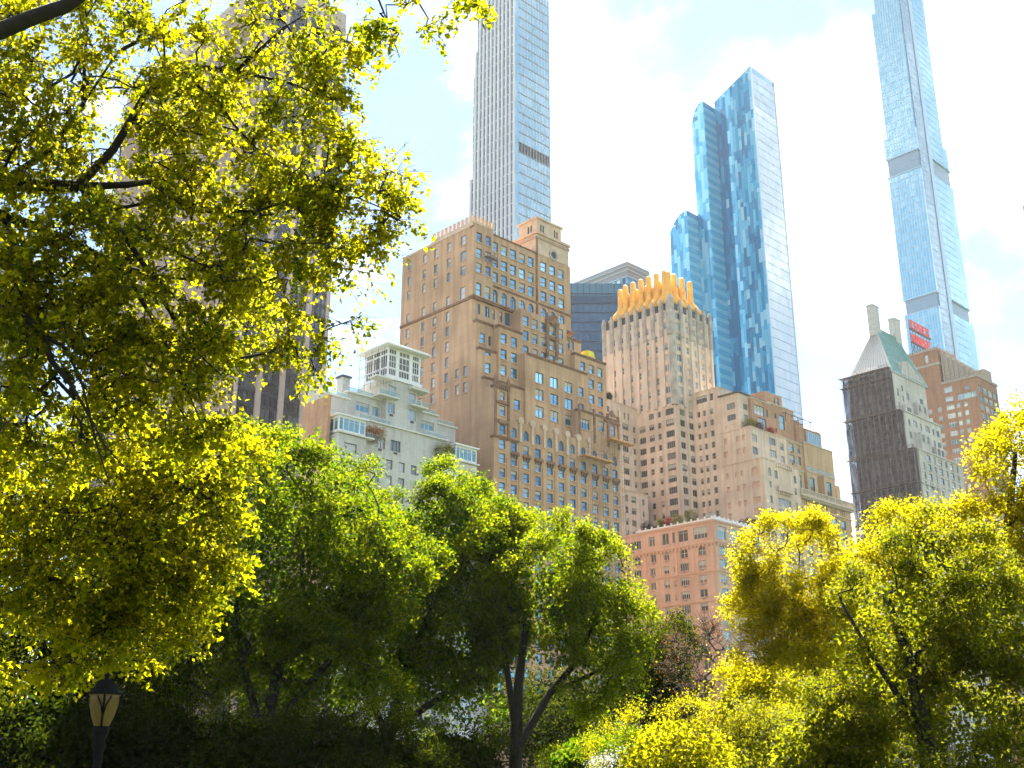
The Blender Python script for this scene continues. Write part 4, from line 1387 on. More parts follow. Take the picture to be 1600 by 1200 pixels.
def top3(y):
    t = (y - 269.8) / 9.7
    return 239 - 7.5 * t ** 2.6


vols = [(385.0, 403.5, 242.5, 263.1, top1), (375.9, 392, 263.1, 269.8, top2), (368.3, 385, 269.8, 279.5, top3)]
core = MB()
for x0, x1, y0, y1, tf in vols:
    n = 8
    for i in range(n):
        a, b = y0 + (y1 - y0) * i / n, y0 + (y1 - y0) * (i + 1) / n
        za, zb = tf(a), tf(b)
        core.poly([(x0, a, 40), (x0, b, 40), (x0, b, zb), (x0, a, za)])
        core.poly([(x1, a, 40), (x1, b, 40), (x1, b, zb), (x1, a, za)])
        core.poly([(x0, a, za), (x0, b, zb), (x1, b, zb), (x1, a, za)])
    core.poly([(x0, y0, 40), (x1, y0, 40), (x1, y0, tf(y0)), (x0, y0, tf(y0))])
    core.poly([(x0, y1, 40), (x1, y1, 40), (x1, y1, tf(y1)), (x0, y1, tf(y1))])
C_.part('core', core, [pm[1]])
rp_ = random.Random(11)
cand = []
for vi, (x0, x1, y0, y1, tf) in enumerate(vols):
    nc = max(4, round((y1 - y0) / 1.52))
    cw_ = (y1 - y0) / nc
    for c in range(nc):
        z = 84.0 + rp_.uniform(0, 3)
        while z < tf(y0 + (c + 1) * cw_) - .6:
            h = rp_.choice((2.2, 4.4, 4.4, 6.6, 8.8))
            zt_ = min(z + h, tf(y0 + (c + 1) * cw_) - .2)
            near = c / nc
            hi = z / 300  # paler panels likelier higher up: sky glow washing the top, put into colour
            wts = [3 - 2 * hi, 3, 2.5, 1.2 + 2.2 * hi, .5 + 1.6 * hi]
            if vi == 0 and c == 0:
                wts = [0, .4, 2, 3, 2]
            if vi == 0 and c >= nc - 4:
                wts = [6, 3, .8, .4, .2]
            if vi == 1:
                wts = [.3, .6, 1.5, 3, 3] if hi > .6 else [2, 2, 2, 1, .6]
            if vi == 2:
                wts = [.4, 1.5, 2.5, 2, 1.6] if hi > .55 else [2, 3, 2, 1, .8]
            mi = rp_.choices(range(5), wts)[0]
            cand.append((x0, y0 + c * cw_, y0 + (c + 1) * cw_, z, zt_, mi))
            z = zt_
pcache = {}
cand.sort(key=lambda e: -(e[4] - e[3]) * (1 if e[3] > 110 else .2))
rest = MB()
for i, (x, ya_, yb_, za, zb, mi) in enumerate(cand):
    off = -.10 - .05 * (mi % 3)
    if i < 290:
        k = (round(yb_ - ya_, 2), round(zb - za, 1), mi)
        if k not in pcache:
            b = MB()
            b.box(off, .12, .03, k[0] - .03, .03, k[1] - .03)
            pcache[k] = b.mesh('glass_panel', [pm[mi]])
        o = bpy.data.objects.new('glass_panel', pcache[k])
        col.objects.link(o)
        o.parent = C_.root
        o.location = (x - C_.L[0], ya_ - C_.L[1], za)
    else:
        rest.box(x + off, x + .12, ya_ + .03, yb_ - .03, za + .03, zb - .03, mi)
tag(C_.part('glass_panels', rest, pm), kind='stuff')
M['violet'] = panelglass('violet_grey_glass', [(.30, .42, .54)], .1, .08, (.7, .85, 1), 3, 3)
nb, nb2, nb3 = MB(), MB(), MB()
for k in range(58):
    z = 60 + k * 4.3
    if z < 303:
        top = min(z + 4.1, 307)
        mi_ = 1 if z > 287 else 0
        nb.poly([(385.1, 242.3, z), (403.5, 242.3, z), (403.5, 242.3, top), (385.1, 242.3, top)], mi_)
    if z < 288:
        nb2.box(375.9, 385, 262.9, 263.2, z, z + 2.0, 2)
        nb2.box(375.9, 385, 262.8, 263.2, z + 2.0, z + 4.1, 3)
    if z < 233:
        nb3.box(368.3, 376, 269.6, 269.9, z, z + 2.0, 2)
        nb3.box(368.3, 376, 269.5, 269.9, z + 2.0, z + 4.1, 3)
for q_ in (nb, nb2, nb3):
    C_.parts('glass_band', q_, [M['silver'], M['violet'], pm[2], pm[3]])
b = MB()
b.box(384.8, 385.4, 242.1, 242.6, 40, 308)
b.box(403.3, 403.7, 242.1, 242.6, 40, 308)
C_.parts('corner_trim', b, [M['silver']])

# tallest tower at the right with notched north side
M['cp_glass'] = panelglass('sky_blue_glass', [(.16, .44, .64), (.22, .50, .69), (.28, .55, .72), (.19, .47, .66)], .10, .05, (.8, .94, 1), 1.5, 4.2)
M['cp_side'] = panelglass('clear_blue_glass', [(.10, .40, .62), (.13, .44, .66)], .10, .05, (.6, .88, 1), 1.5, 4.2)
M['cp_band'] = plain('grey_louvre', (.26, .36, .46), .5, .2, .1)
M['cp_fin'] = plain('silver_fin', (.33, .48, .60), .4, .2, .05)
D_ = Bld('notched_supertall_tower', 'tallest pale blue glass tower at the right with grey mechanical bands', (568, 252, 0), 'skyscraper')
xa, ya0 = 548.8, 242.5


def cpbody(x0, x1, y0, y1, z0, z1, name):
    b = MB()
    b.box(x0, x1, y0, y1, z0, z1, 0)
    fl = 4.2
    nfl = int((z1 - z0) / fl)
    for k in range(nfl + 1):
        z = z0 + k * fl
        b.box(x0 - .12, x0 + .02, y0, y1, z, z + .35, 1)
    for q in range(int((y1 - y0) / 1.5) + 1):
        y = y0 + q * 1.5
        b.box(x0 - .16, x0 + .02, y - .06, y + .06, z0, z1, 1)
    D_.part(name, b, [M['cp_glass'], M['cp_fin']])


zz = [100, 238.5, 246.8, 322.5, 333.5, 347.5, 432, 470]
cpbody(xa, 588, ya0, 261.9, zz[0], zz[1], 'glass_body')
cpbody(xa + .3, 585, ya0, 261.7, zz[2], zz[3], 'glass_body')
cpbody(xa + .3, 585, ya0, 262.1, zz[4], zz[5], 'glass_body')
cpbody(xa + .9, 581, ya0 + .6, 260.4, zz[5], zz[6], 'glass_body')
cpbody(xa + 1.6, 580, ya0 + .6, 258.2, zz[6], zz[7], 'glass_body')
for z0, z1, y1 in ((zz[1], zz[2], 261.6), (zz[3], zz[4], 262.0)):
    b = MB()
    b.box(xa + 1.0, 587, ya0 + .7, y1 - .6, z0, z1)
    for k in range(1, 12):
        z = z0 + (z1 - z0) * k / 12
        b.box(xa + .85, xa + 1.0, ya0 + .8, y1 - .7, z, z + .25)
    b.box(xa - .2, 588, ya0 - .2, y1 + .1, z0 - .6, z0 + .1, 1)
    b.box(xa - .2, 588, ya0 - .2, y1 + .1, z1 - .1, z1 + .7, 1)
    D_.part('mechanical_band', b, [M['cp_band'], M['cp_fin']])
b = MB()
for z0, z1, xr in ((zz[0], zz[1], 588.2), (zz[2], zz[3], 586.6), (zz[4], zz[5], 585.6), (zz[5], zz[7], 581.3)):
    b.poly([(564.6, ya0 - .5, z0), (xr, ya0 - .5, z0), (xr, ya0 - .5, z1), (564.6, ya0 - .5, z1)], 0)
    b.poly([(xr, ya0 - .5, z0), (xr, ya0 + 20, z0), (xr, ya0 + 20, z1), (xr, ya0 - .5, z1)], 0)
b.box(560.6, 564.6, ya0 - .55, ya0 + 1, zz[0], zz[7], 1)
for k in range(88):
    z = zz[0] + k * 4.2
    b.box(550.5, 560.6, ya0 - .12, ya0 + .9, z, z + .4, 2)
    b.box(564.6, 580, ya0 - .58, ya0 - .45, z, z + .22, 3)
D_.part('north_front', b, [M['cp_side'], M['cp_fin'], M['cp_band'], M['cp_fin']])
nk = MB()
nk.box(550.8, 560.6, ya0 - .08, ya0 + .8, zz[0], zz[7])
D_.part('notch', nk, [panelglass('notch_glass', [(.10, .24, .36), (.14, .29, .42)], .1, .08, (.6, .8, .95), 1.5, 4.2)])

# dark bay tower at the left, seen through the leaves
F_ = Bld('dark_bay_office_tower', 'dark glass office tower with pale vertical piers behind the left trees', (155, 290, 0), 'skyscraper')
b = MB()
b.box(140.5, 168.2, 248.5, 336, 0, 219)
b.box(140.3, 168.4, 247.9, 336, 219, 224.5, 1)
F_.part('glass_core', b, [M['g_dark'], M['solow']])
for a, q in ((140.2, 141.8), (147.2, 148.8), (154.2, 155.8), (161.0, 162.6), (167.4, 168.6)):
    b = MB()
    b.box(a, q, 247.9, 249, 0, 219.2)
    F_.part('stone_pier', b, [M['solow']])
bays = [(141.8, 147.2), (148.8, 154.2), (155.8, 161.0), (162.6, 167.4)]
M['so_glass'] = panelglass('smoked_glass', [(.006, .007, .009), (.01, .012, .015), (.015, .018, .022), (.07, .08, .09)], .015, .08, (.6, .75, .9), 1.45, 3.7)
for a, q in bays:
    b = MB()
    n = 3
    b.poly([(a, 248.4, 0), (q, 248.4, 0), (q, 248.4, 219), (a, 248.4, 219)], 0)
    for k in range(59):
        b.box(a, q, 248.25, 248.45, k * 3.7, k * 3.7 + 1.1, 1)
    for k in range(1, n):
        x = a + (q - a) * k / n
        b.box(x - .08, x + .08, 248.2, 248.4, 0, 219, 1)
    r = (q - a) / 2
    um = (a + q) / 2
    for sg, uc in ((-1, a), (1, q)):
        pts = [(um + sg * r * math.cos(t * math.pi / 12), 219 - r + r * math.sin(t * math.pi / 12)) for t in range(7)]
        for p0, p1 in zip(pts, pts[1:]):
            b.poly([(uc, 248.1, 219.2), (p0[0], 248.1, p0[1]), (p1[0], 248.1, p1[1])], 2)
    F_.part('glass_bay', b, [M['so_glass'], M['black'], M['solow']])
b = MB()
b.box(139.9, 140.5, 247.9, 336, 0, 219)
for y in (262, 282, 302, 322):
    b.box(139.75, 139.9, y - .25, y + .25, 20, 219)
F_.part('stone_side_wall', b, [masonry('pink_travertine', (.30, .225, .185), (.28, .21, .17), 3.2, 1.85, .06, stain=.2)])
b = MB()
for z in (84, 100):
    for k in range(7):
        b.box(139.6, 139.92, 252 + k * 11, 260 + k * 11, z, z + 7, 0)
F_.parts('side_window', b, [M['so_glass']])

# grey-blue slab far left
E_ = Bld('grey_slab_tower', 'pale grey slab tower at the far left edge behind the leaves', (96, 312, 0), 'skyscraper')
b = MB()
E_.tier(b, 72, 113, 312, 335, 0, 142, grid([75 + 4 * i for i in range(10)], 2.4, [54 + 4 * i for i in range(21)], 2.2, 'p'))
E_.part('wall', b, [plain('grey_cladding', (.34, .36, .39), .6, var=.08)])
E_.windows([M['frame_grey'], M['g_mid'], M['white_trim'], M['black']], 'greyslab', 230)

# navy glass slab and the sloping-roofed tower behind it
B_ = Bld('navy_glass_tower', 'navy blue glass office tower between the tan hotel and the gold crown', (300, 266, 0), 'skyscraper')
M['navy'] = panelglass('navy_glass', [(.0, .025, .075), (.002, .04, .10), (.004, .055, .13), (.002, .045, .11), (.03, .13, .2)], .025, .05, (.2, .55, .9), 2.3, 3.9, 3.0)
ca, sa = math.cos(RAD(-44)), math.sin(RAD(-44))
cx, cy_ = 299.5, 265.2


def rot(u, v, z):
    return (cx + u * ca - v * sa, cy_ + u * sa + v * ca, z)


b = MB()
for p in ([rot(-13, 0, 20), rot(14, 0, 20), rot(14, 0, 180.6), rot(-13, 0, 180.6)], [rot(-13, 0, 20), rot(-13, 20, 20), rot(-13, 20, 180.6), rot(-13, 0, 180.6)], [rot(14, 0, 20), rot(14, 20, 20), rot(14, 20, 180.6), rot(14, 0, 180.6)], [rot(-13, 0, 180.6), rot(14, 0, 180.6), rot(14, 20, 180.6), rot(-13, 20, 180.6)]):
    b.poly(p)
B_.part('glass_body', b, [M['navy']])
b = MB()
for k in range(41):
    z = 20 + k * 3.9
    p = [rot(-13, -.12, z), rot(14, -.12, z), rot(14, -.12, z + .5), rot(-13, -.12, z + .5)]
    b.poly(p)
for k in range(12):
    u = -13 + k * 2.35
    b.poly([rot(u - .12, -.15, 20), rot(u + .12, -.15, 20), rot(u + .12, -.15, 180.6), rot(u - .12, -.15, 180.6)])
B_.part('mullions', b, [plain('navy_metal', (.004, .02, .05), .4, .3)])

R_ = Bld('flat_topped_office_tower', 'brown flat topped office tower rising behind the navy glass tower', (355, 300, 0), 'skyscraper')
b = MB()
b.box(346.7, 362, 286.9, 319, 30, 206.5, 0)
b.box(346.9, 361.8, 287.1, 318.8, 206.5, 212.8, 1)
R_.part('wall', b, [panelglass('blue_grey_glass', [(.10, .2, .3), (.14, .26, .36)], .08, .1, (.7, .85, 1), 2, 4), plain('mauve_brown_cladding', (.33, .26, .25), .7, var=.1)])
for z in (205.6, 208.6, 210.6):
    b = MB()
    b.box(346.4, 362.1, 286.6, 319.1, z, z + .4)
    R_.part('band', b, [M['hamp_trim']])
for k in range(10):
    b = MB()
    b.box(346.55, 346.72, 288.4 + k * 3, 289.8 + k * 3, 202.6, 205.2)
    R_.part('vent', b, [M['white_metal'] if k % 3 else M['black']])
V_ = Bld('grey_edge_tower', 'grey tower just showing at the right edge of the view', (484, 150, 0), 'skyscraper')
b = MB()
V_.tier(b, 472, 496, 140, 165.4, 60, 240, [], grid([143 + 3.6 * i for i in range(6)], 2.0, [120 + 4 * i for i in range(29)], 2.4, 'p'))
V_.part('wall', b, [plain('grey_panel', (.33, .31, .32), .7, var=.06)])
V_.windows([M['frame_grey'], M['g_mid'], M['white_trim'], M['black']], 'edge', 180)

# ------------------------------------------------------------------ trees
M['bark'] = plain('bark', (.016, .012, .009), .95, var=.4, scale=8)
M['bark_grey'] = plain('grey_bark', (.055, .045, .036), .95, var=.35, scale=6)
M['leaf_near'] = leafmat('near_leaves', (.018, .030, .003), (.045, .045, .004), (.20, .26, .003), (.70, .60, .004), .68, .03, .6)
M['leaf_mid'] = leafmat('mid_leaves', (.006, .016, .002), (.015, .028, .003), (.07, .16, .002), (.46, .49, .003), .62, .03, .6)
M['leaf_gold'] = leafmat('golden_leaves', (.05, .05, .003), (.10, .075, .004), (.36, .36, .003), (.66, .55, .004), .68, .03, .6)
M['leaf_shiny'] = leafmat('shiny_leaves', (.016, .024, .003), (.035, .04, .004), (.17, .22, .004), (.44, .40, .006), .58, .08, .5)
M['leaf_dark'] = leafmat('shade_leaves', (.004, .008, .0015), (.009, .013, .002), (.035, .06, .003), (.12, .13, .004), .5, .0, .8)  # dark green, lowered further to carry the shade under the trees
M['leaf_red'] = leafmat('red_leaves', (.45, .03, .015), (.55, .07, .02), (.6, .05, .02), (.7, .12, .03), .5, .1)
M['leaf_orange'] = leafmat('orange_leaves', (.30, .12, .02), (.45, .2, .02), (.4, .15, .02), (.55, .25, .03), .5, .1)
M['leaf_rust'] = leafmat('rust_twigs', (.12, .05, .025), (.2, .08, .03), (.25, .1, .03), (.35, .15, .04), .5, .1)
M['leaf_white'] = leafmat('white_bracts', (.55, .56, .48), (.72, .72, .62), (.5, .52, .4), (.6, .6, .5), .4, .1)
M['leaf_purple'] = leafmat('purple_leaves', (.06, .03, .03), (.1, .05, .04), (.12, .05, .04), (.2, .09, .06), .5, .1)


def leaf_mesh(name, P, A, Nn, L, W, tint, mat, fold=.18):
    """n leaf blades: base P, axis A, normal Nn, length L, width W"""
    n = len(P)
    S = np.cross(A, Nn)
    mid = P + A * (L * .45)[:, None]
    up_ = Nn * (L * fold)[:, None]
    v = np.empty((n, 4, 3), np.float32)
    v[:, 0] = P
    v[:, 1] = mid - S * (W * .5)[:, None] + up_
    v[:, 2] = P + A * L[:, None]
    v[:, 3] = mid + S * (W * .5)[:, None] + up_
    me = bpy.data.meshes.new(name)
    me.vertices.add(n * 4)
    me.vertices.foreach_set('co', v.ravel())
    me.loops.add(n * 4)
    me.loops.foreach_set('vertex_index', np.arange(n * 4, dtype=np.int32))
    me.polygons.add(n)
    me.polygons.foreach_set('loop_start', np.arange(0, n * 4, 4, dtype=np.int32))
    at = me.attributes.new('tint', 'FLOAT', 'POINT')
    at.data.foreach_set('value', np.repeat(tint.astype(np.float32), 4))
    me.materials.append(mat)
    me.update()
    me.validate()
    return me


def unit(a):
    return a / np.maximum(np.linalg.norm(a, axis=-1, keepdims=True), 1e-9)


def foliage(rs, C, cr, per, ll, tint0, spread=.25, flat=.6, twigs=9, axis=None, droop=0.0, hang=0.0, jit=None):
    """leaves along short twigs that leave each clump centre; returns arrays and twig ends"""
    nC = len(C)
    T = unit(rs.normal(size=(nC, twigs, 3)) * (1, 1, flat) + (0 if axis is None else unit(C - axis)[:, None, :] * .8) + np.array((0, 0, -hang)))
    TL = cr[:, None] * rs.uniform(.55, 1.25, (nC, twigs))
    k = max(1, per // twigs)
    t = rs.uniform(.12, 1.0, (nC, twigs, k)) ** .8
    P = C[:, None, None, :] + T[:, :, None, :] * (TL[:, :, None] * t)[..., None]
    P = P + np.array((0, 0, -droop)) * (t ** 2)[..., None] * TL[:, :, None, None]
    P = P + rs.normal(size=P.shape) * ((ll * 1.1 + cr[:, None, None, None] * spread * .32) if jit is None else jit)
    n = nC * twigs * k
    P = P.reshape(n, 3)
    A = unit(np.repeat(T.reshape(-1, 3), k, 0) * .5 + rs.normal(size=(n, 3)) * .75 + np.array((0, 0, -.25)))
    Nn = rs.normal(size=(n, 3)) * .75 + np.array((0, 0, 1.0))
    Nn = unit(Nn - A * (Nn * A).sum(1, keepdims=True))
    L = ll * rs.uniform(.45, 1.45, n)
    tn = np.clip(np.repeat(tint0, twigs * k) + rs.normal(size=n) * .26, 0, 1)
    return P, A, Nn, L, tn, C[:, None, :] + T * TL[..., None]


def skeleton(rs, trunk, limbs, C, wander=.12):
    """join every clump to the nearest branch; returns node list with parents and radii"""
    nod, par, rad = [], [], []

    def chain(pts, p):
        for x, y, z, r in pts:
            nod.append((x, y, z))
            par.append(p)
            rad.append(r)
            p = len(nod) - 1
        return p
    chain(trunk, -1)
    for lm in limbs:
        d = [sum((a - b) ** 2 for a, b in zip(nd_, lm[0][:3])) for nd_ in nod]
        chain(lm, int(np.argmin(d)))
    nfix = len(nod)
    fixed = np.array(nod)
    order = np.argsort(np.min(np.linalg.norm(C[:, None] - fixed[None], axis=2), axis=1))
    X = np.zeros((len(nod) + len(C) * 3, 3))
    depth = np.zeros(len(X))
    for i, p in enumerate(nod):
        X[i] = p
        depth[i] = 0 if par[i] < 0 else depth[par[i]] + np.linalg.norm(X[i] - X[par[i]])
    lo = min(1, nfix - 1)
    for ci in order:
        m = len(nod)
        d = np.linalg.norm(X[:m] - C[ci], axis=1)
        cost = d + depth[:m] * .12 + np.maximum(0, X[:m, 2] - C[ci][2]) * .5
        cost[:max(0, len(trunk) - 2)] += 3
        j = int(np.argmin(cost))
        a, b = X[j].copy(), C[ci]
        ln = d[j]
        for q, t in enumerate((.36, .7, 1.0)):
            p = a + (b - a) * t
            if t < 1:
                p = p + rs.normal(size=3) * ln * wander + np.array((0, 0, ln * .10 * math.sin(t * math.pi)))
            nod.append(tuple(p))
            par.append(j)
            rad.append(0)
            X[m + q] = p
            depth[m + q] = depth[j] + ln * .35
            j = m + q
    return nod, par, rad, nfix


def branch_mesh(name, nod, par, rad, nfix, tip, mats, expo=2.3, sides=6, org=(0, 0, 0), twig_ends=None, twig_r=.006):
    n = len(nod)
    acc = [0.0] * n
    kids = [[] for _ in range(n)]
    for i in range(n):
        if par[i] >= 0:
            kids[par[i]].append(i)
    for i in range(n - 1, -1, -1):
        if not kids[i]:
            acc[i] = tip ** expo
        r = acc[i] ** (1 / expo)
        if i < nfix and rad[i] > 0:
            r = max(rad[i], min(r, rad[i] * 1.25))
        rad[i] = r
        if par[i] >= 0:
            acc[par[i]] += acc[i]
    mb = MB()
    done = [False] * n
    for s in range(n):
        if done[s]:
            continue
        pts, rr = [], []
        if par[s] >= 0:
            pts.append(nod[par[s]])
            rr.append(min(rad[par[s]], rad[s] * 1.3))
        i = s
        while True:
            done[i] = True
            pts.append(nod[i])
            rr.append(rad[i])
            kk = [k for k in kids[i] if not done[k]]
            if not kk:
                break
            i = max(kk, key=lambda k: rad[k])
        if len(pts) > 1:
            mb.tube(pts, rr, sides if rr[0] > .03 else 4, 0, False)
    if twig_ends is not None:
        C, E_nd = twig_ends
        for c, ends in zip(C, E_nd):
            for e in ends:
                mb.tube([c, (c + e) / 2 + np.array((0, 0, .02)), e], [twig_r, twig_r * .7, twig_r * .3], 3, 0, False)
    return mb.mesh(name, mats, org, True)


def tree(name, label, cat, trunk, ells, leaf, ll, cr, per, seed, limbs=(), bark='bark', group=None, tip=.012, tint=.5, shell=.55, twigs=9, flat=.6,
         lw=.68, sides=6, show_twigs=False, low_dark=0.0, droop=.1, hang=0.0, zmin=.4, wander=.12, inner=0, inl=2.0, lobes=0, lobe_r=1.3, jit=None):
    rs = np.random.RandomState(seed)
    C, cc = [], []
    for (x, y, z, rx, ry, rz, n) in ells:
        u = unit(rs.normal(size=(n, 3)))
        r = rs.uniform(0, 1, n) ** (1 / (3 + 6 * shell))
        p = np.array((x, y, z)) + u * r[:, None] * np.array((rx, ry, rz))
        if lobes:
            k_ = max(4, n // lobes)
            uu = unit(rs.normal(size=(k_, 3)) + np.array((0, 0, .25)))
            lc = np.array((x, y, z)) + uu * np.array((rx, ry, rz)) * rs.uniform(.66, .92, (k_, 1))
            lr = lobe_r * rs.uniform(.7, 1.3, k_)
            which = rs.randint(0, k_, n)
            d_ = unit(rs.normal(size=(n, 3)) + uu[which] * .9 + np.array((0, 0, .5)))
            p = lc[which] + d_ * (lr[which] * rs.uniform(.75, 1.05, n))[:, None] * np.array((1, 1, .72))
        C.append(p)
        cc.append(np.tile((x, y, z), (n, 1)))
    C, cc = np.concatenate(C), np.concatenate(cc)
    k = C[:, 2] > zmin
    C, cc = C[k], cc[k]
    crs = cr * rs.uniform(.7, 1.3, len(C))
    tn = np.clip(tint + rs.normal(size=len(C)) * .16, 0, 1)
    P, A, Nn, L, tl, ends = foliage(rs, C, crs, per, ll, tn, twigs=twigs, flat=flat, axis=cc, droop=droop, hang=hang, jit=jit)
    if inner:  # larger, duller leaves added inside the crown to block light
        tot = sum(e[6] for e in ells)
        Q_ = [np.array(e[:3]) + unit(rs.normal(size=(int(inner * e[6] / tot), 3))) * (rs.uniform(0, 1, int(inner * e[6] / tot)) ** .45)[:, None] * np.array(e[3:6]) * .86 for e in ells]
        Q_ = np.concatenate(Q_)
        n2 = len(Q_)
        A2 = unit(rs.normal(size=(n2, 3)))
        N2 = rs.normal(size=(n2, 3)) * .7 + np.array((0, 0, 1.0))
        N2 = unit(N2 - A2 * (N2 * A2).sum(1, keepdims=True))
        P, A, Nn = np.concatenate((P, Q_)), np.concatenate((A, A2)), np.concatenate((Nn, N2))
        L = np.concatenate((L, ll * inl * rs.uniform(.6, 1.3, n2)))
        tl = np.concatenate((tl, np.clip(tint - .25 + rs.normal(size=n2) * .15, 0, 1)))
    base = trunk[0][:3]
    root = tag(empty(name, base), label, cat, group)
    nod, par, rad, nf = skeleton(rs, trunk, limbs, C, wander)
    tm = branch_mesh('trunk', nod, par, rad, nf, tip, [M[bark]], sides=sides, org=base, twig_ends=(C, ends) if show_twigs else None, twig_r=.007 if show_twigs is True else (show_twigs or .006))
    o = bpy.data.objects.new('trunk', tm)
    col.objects.link(o)
    o.parent = root
    keep = P[:, 2] > .05
    me = leaf_mesh('crown', (P - np.array(base))[keep], A[keep], Nn[keep], L[keep], L[keep] * lw, tl[keep], M[leaf])
    o = bpy.data.objects.new('crown', me)
    col.objects.link(o)
    o.parent = root
    return root


LA = [
    [(3.48, 14.8, 8.55, .16), (4.02, 14.45, 8.89, .14), (4.43, 14.33, 9.12, .125), (4.84, 14.09, 9.16, .115), (5.25, 13.84, 9.21, .10), (5.54, 13.51, 9.2, .06), (5.72, 13.32, 9.21, .05), (5.94, 13.12, 9.26, .04)],
    [(5.26, 13.83, 9.22, .075), (5.4, 13.67, 9.48, .07), (5.58, 13.6, 9.82, .066), (5.69, 13.45, 10.22, .06), (5.78, 13.3, 10.6, .055), (6.01, 13.08, 10.92, .05), (6.3, 12.84, 11.1, .045), (6.72, 12.51, 11.06, .035), (7.24, 11.99, 10.88, .025), (7.71, 11.56, 10.62, .012)],
    [(5.99, 13.09, 10.9, .035), (6.2, 12.77, 10.78, .03), (6.45, 12.42, 10.4, .027), (6.6, 12.23, 10.03, .024), (6.83, 11.99, 9.66, .02), (7.12, 11.59, 9.32, .012)],
    [(5.28, 13.82, 9.21, .06), (5.58, 13.6, 8.87, .055), (5.89, 13.36, 8.37, .05), (6.1, 13.15, 7.95, .045), (6.29, 12.95, 7.49, .038), (6.47, 12.75, 7.08, .03), (6.56, 12.6, 6.85, .024), (6.81, 12.35, 6.53, .012)],
    [(3.85, 14.91, 8.91, .12), (4.58, 14.6, 8.83, .1), (4.93, 14.38, 8.71, .095), (5.49, 13.96, 8.41, .085), (5.93, 13.67, 8.16, .07), (6.26, 13.41, 8.08, .05), (6.67, 13.1, 8.04, .02)],
    [(2.77, 13.21, 9.45, .16), (3.22, 12.6, 9.8, .15), (3.52, 12.31, 9.99, .14), (3.76, 12.03, 10.15, .13), (4.04, 11.83, 10.35, .12), (4.32, 11.52, 10.69, .1)],
    [(3.5, 14.07, 7.5, .1), (4.24, 13.76, 7.34, .085), (4.43, 13.6, 7.22, .08), (4.69, 13.4, 7.02, .07), (4.86, 13.24, 6.79, .06), (4.96, 13.09, 6.43, .05), (5.16, 12.91, 6.14, .04), (5.35, 12.72, 5.74, .03), (5.52, 12.54, 5.35, .02), (5.72, 12.34, 5.08, .012)],
    [(4.78, 14.43, 8.74, .05), (4.83, 14.31, 8.38, .045), (4.87, 14.19, 7.99, .04), (4.98, 14.04, 7.65, .04), (5.06, 13.8, 7.03, .03)],
    [(4.86, 13.24, 6.79, .04), (5.1, 13.04, 6.61, .035), (5.27, 12.86, 6.16, .03), (5.45, 12.68, 5.44, .02), (5.61, 12.5, 4.89, .012)],
    [(4.04, 11.83, 10.35, .07), (4.82, 10.99, 11.14, .06), (5.69, 9.99, 11.42, .05), (6.26, 9.05, 10.81, .035), (6.62, 8.53, 10.18, .02), (6.74, 8.31, 9.69, .008)],
    [(6.26, 9.05, 10.81, .02), (6.41, 8.7, 9.81, .012), (6.5, 8.5, 9.17, .006)],
    [(5.9, 9.75, 11.31, .03), (6.49, 8.63, 10.97, .02), (6.96, 7.86, 9.9, .008)],
    [(5.94, 13.12, 9.26, .04), (6.36, 12.7, 8.81, .03), (6.99, 12.13, 8.83, .025), (7.51, 11.58, 9.1, .02), (7.94, 11.16, 9.01, .014), (8.3, 10.77, 8.75, .008)]]
LA = [[(x, y, z, r * .72) for x, y, z, r in lm] for lm in LA]
LA += [[(4.43, 14.33, 9.12, .05), (4.9, 14.0, 9.7, .035), (5.2, 13.9, 10.5, .025), (5.5, 13.7, 11.4, .012)],
       [(4.84, 14.09, 9.16, .04), (5.3, 13.5, 8.6, .03), (5.8, 12.9, 8.3, .022), (6.5, 12.3, 7.9, .012)],
       [(5.69, 13.45, 10.22, .035), (6.3, 12.9, 10.1, .025), (6.9, 12.3, 9.8, .012)],
       [(5.93, 13.67, 8.16, .04), (6.3, 13.2, 7.3, .028), (6.6, 12.8, 6.4, .018), (6.8, 12.5, 5.7, .01)],
       [(4.58, 14.6, 8.83, .05), (4.9, 14.2, 8.0, .04), (5.5, 13.7, 7.0, .028), (5.9, 13.3, 6.0, .015)],
       [(6.7, 12.5, 11.06, .025), (7.1, 11.9, 11.7, .015), (7.5, 11.5, 12.1, .008)]]
tree('overhanging_tree', 'nearest tree with dark arching limbs and yellow-green leaves filling the upper left', 'tree',
     [(3.3, 15.3, 0, .34), (3.25, 15.3, 2.5, .3), (3.1, 15.25, 5.5, .27), (2.9, 15.2, 7.6, .24), (2.75, 14.9, 9.4, .2), (2.7, 14.5, 11.5, .14)],
     [(5.2, 13.9, 10.9, 2.2, 1.6, 2.2, 210), (4.4, 14.6, 8.6, 1.6, 1.4, 2.0, 90), (7.0, 12.3, 10.3, 1.2, 1.2, 1.3, 58), (7.3, 11.9, 8.5, 1.0, .95, 1.1, 46), (6.2, 13.1, 7.9, 1.5, 1.2, 1.4, 150), (5.0, 13.7, 6.7, 1.4, 1.2, 1.5, 135), (6.4, 12.8, 6.4, 1.0, .9, .9, 46),
      (7.95, 11.1, 8.9, .55, .55, .8, 30), (7.1, 11.6, 11.6, 1.0, 1.0, .9, 40), (6.55, 8.5, 9.6, .25, .25, .4, 5), (6.93, 7.9, 9.95, .12, .12, .1, 2), (7.5, 11.5, 7.1, .5, .5, .6, 10), (7.6, 11.5, 9.6, .5, .5, .8, 18)],
     'leaf_near', .078, .42, 100, 2, LA, tint=.42, shell=0, twigs=7, jit=.035, tip=.009, lw=.66, sides=8, show_twigs=.005, droop=.3, hang=.25, wander=.16)
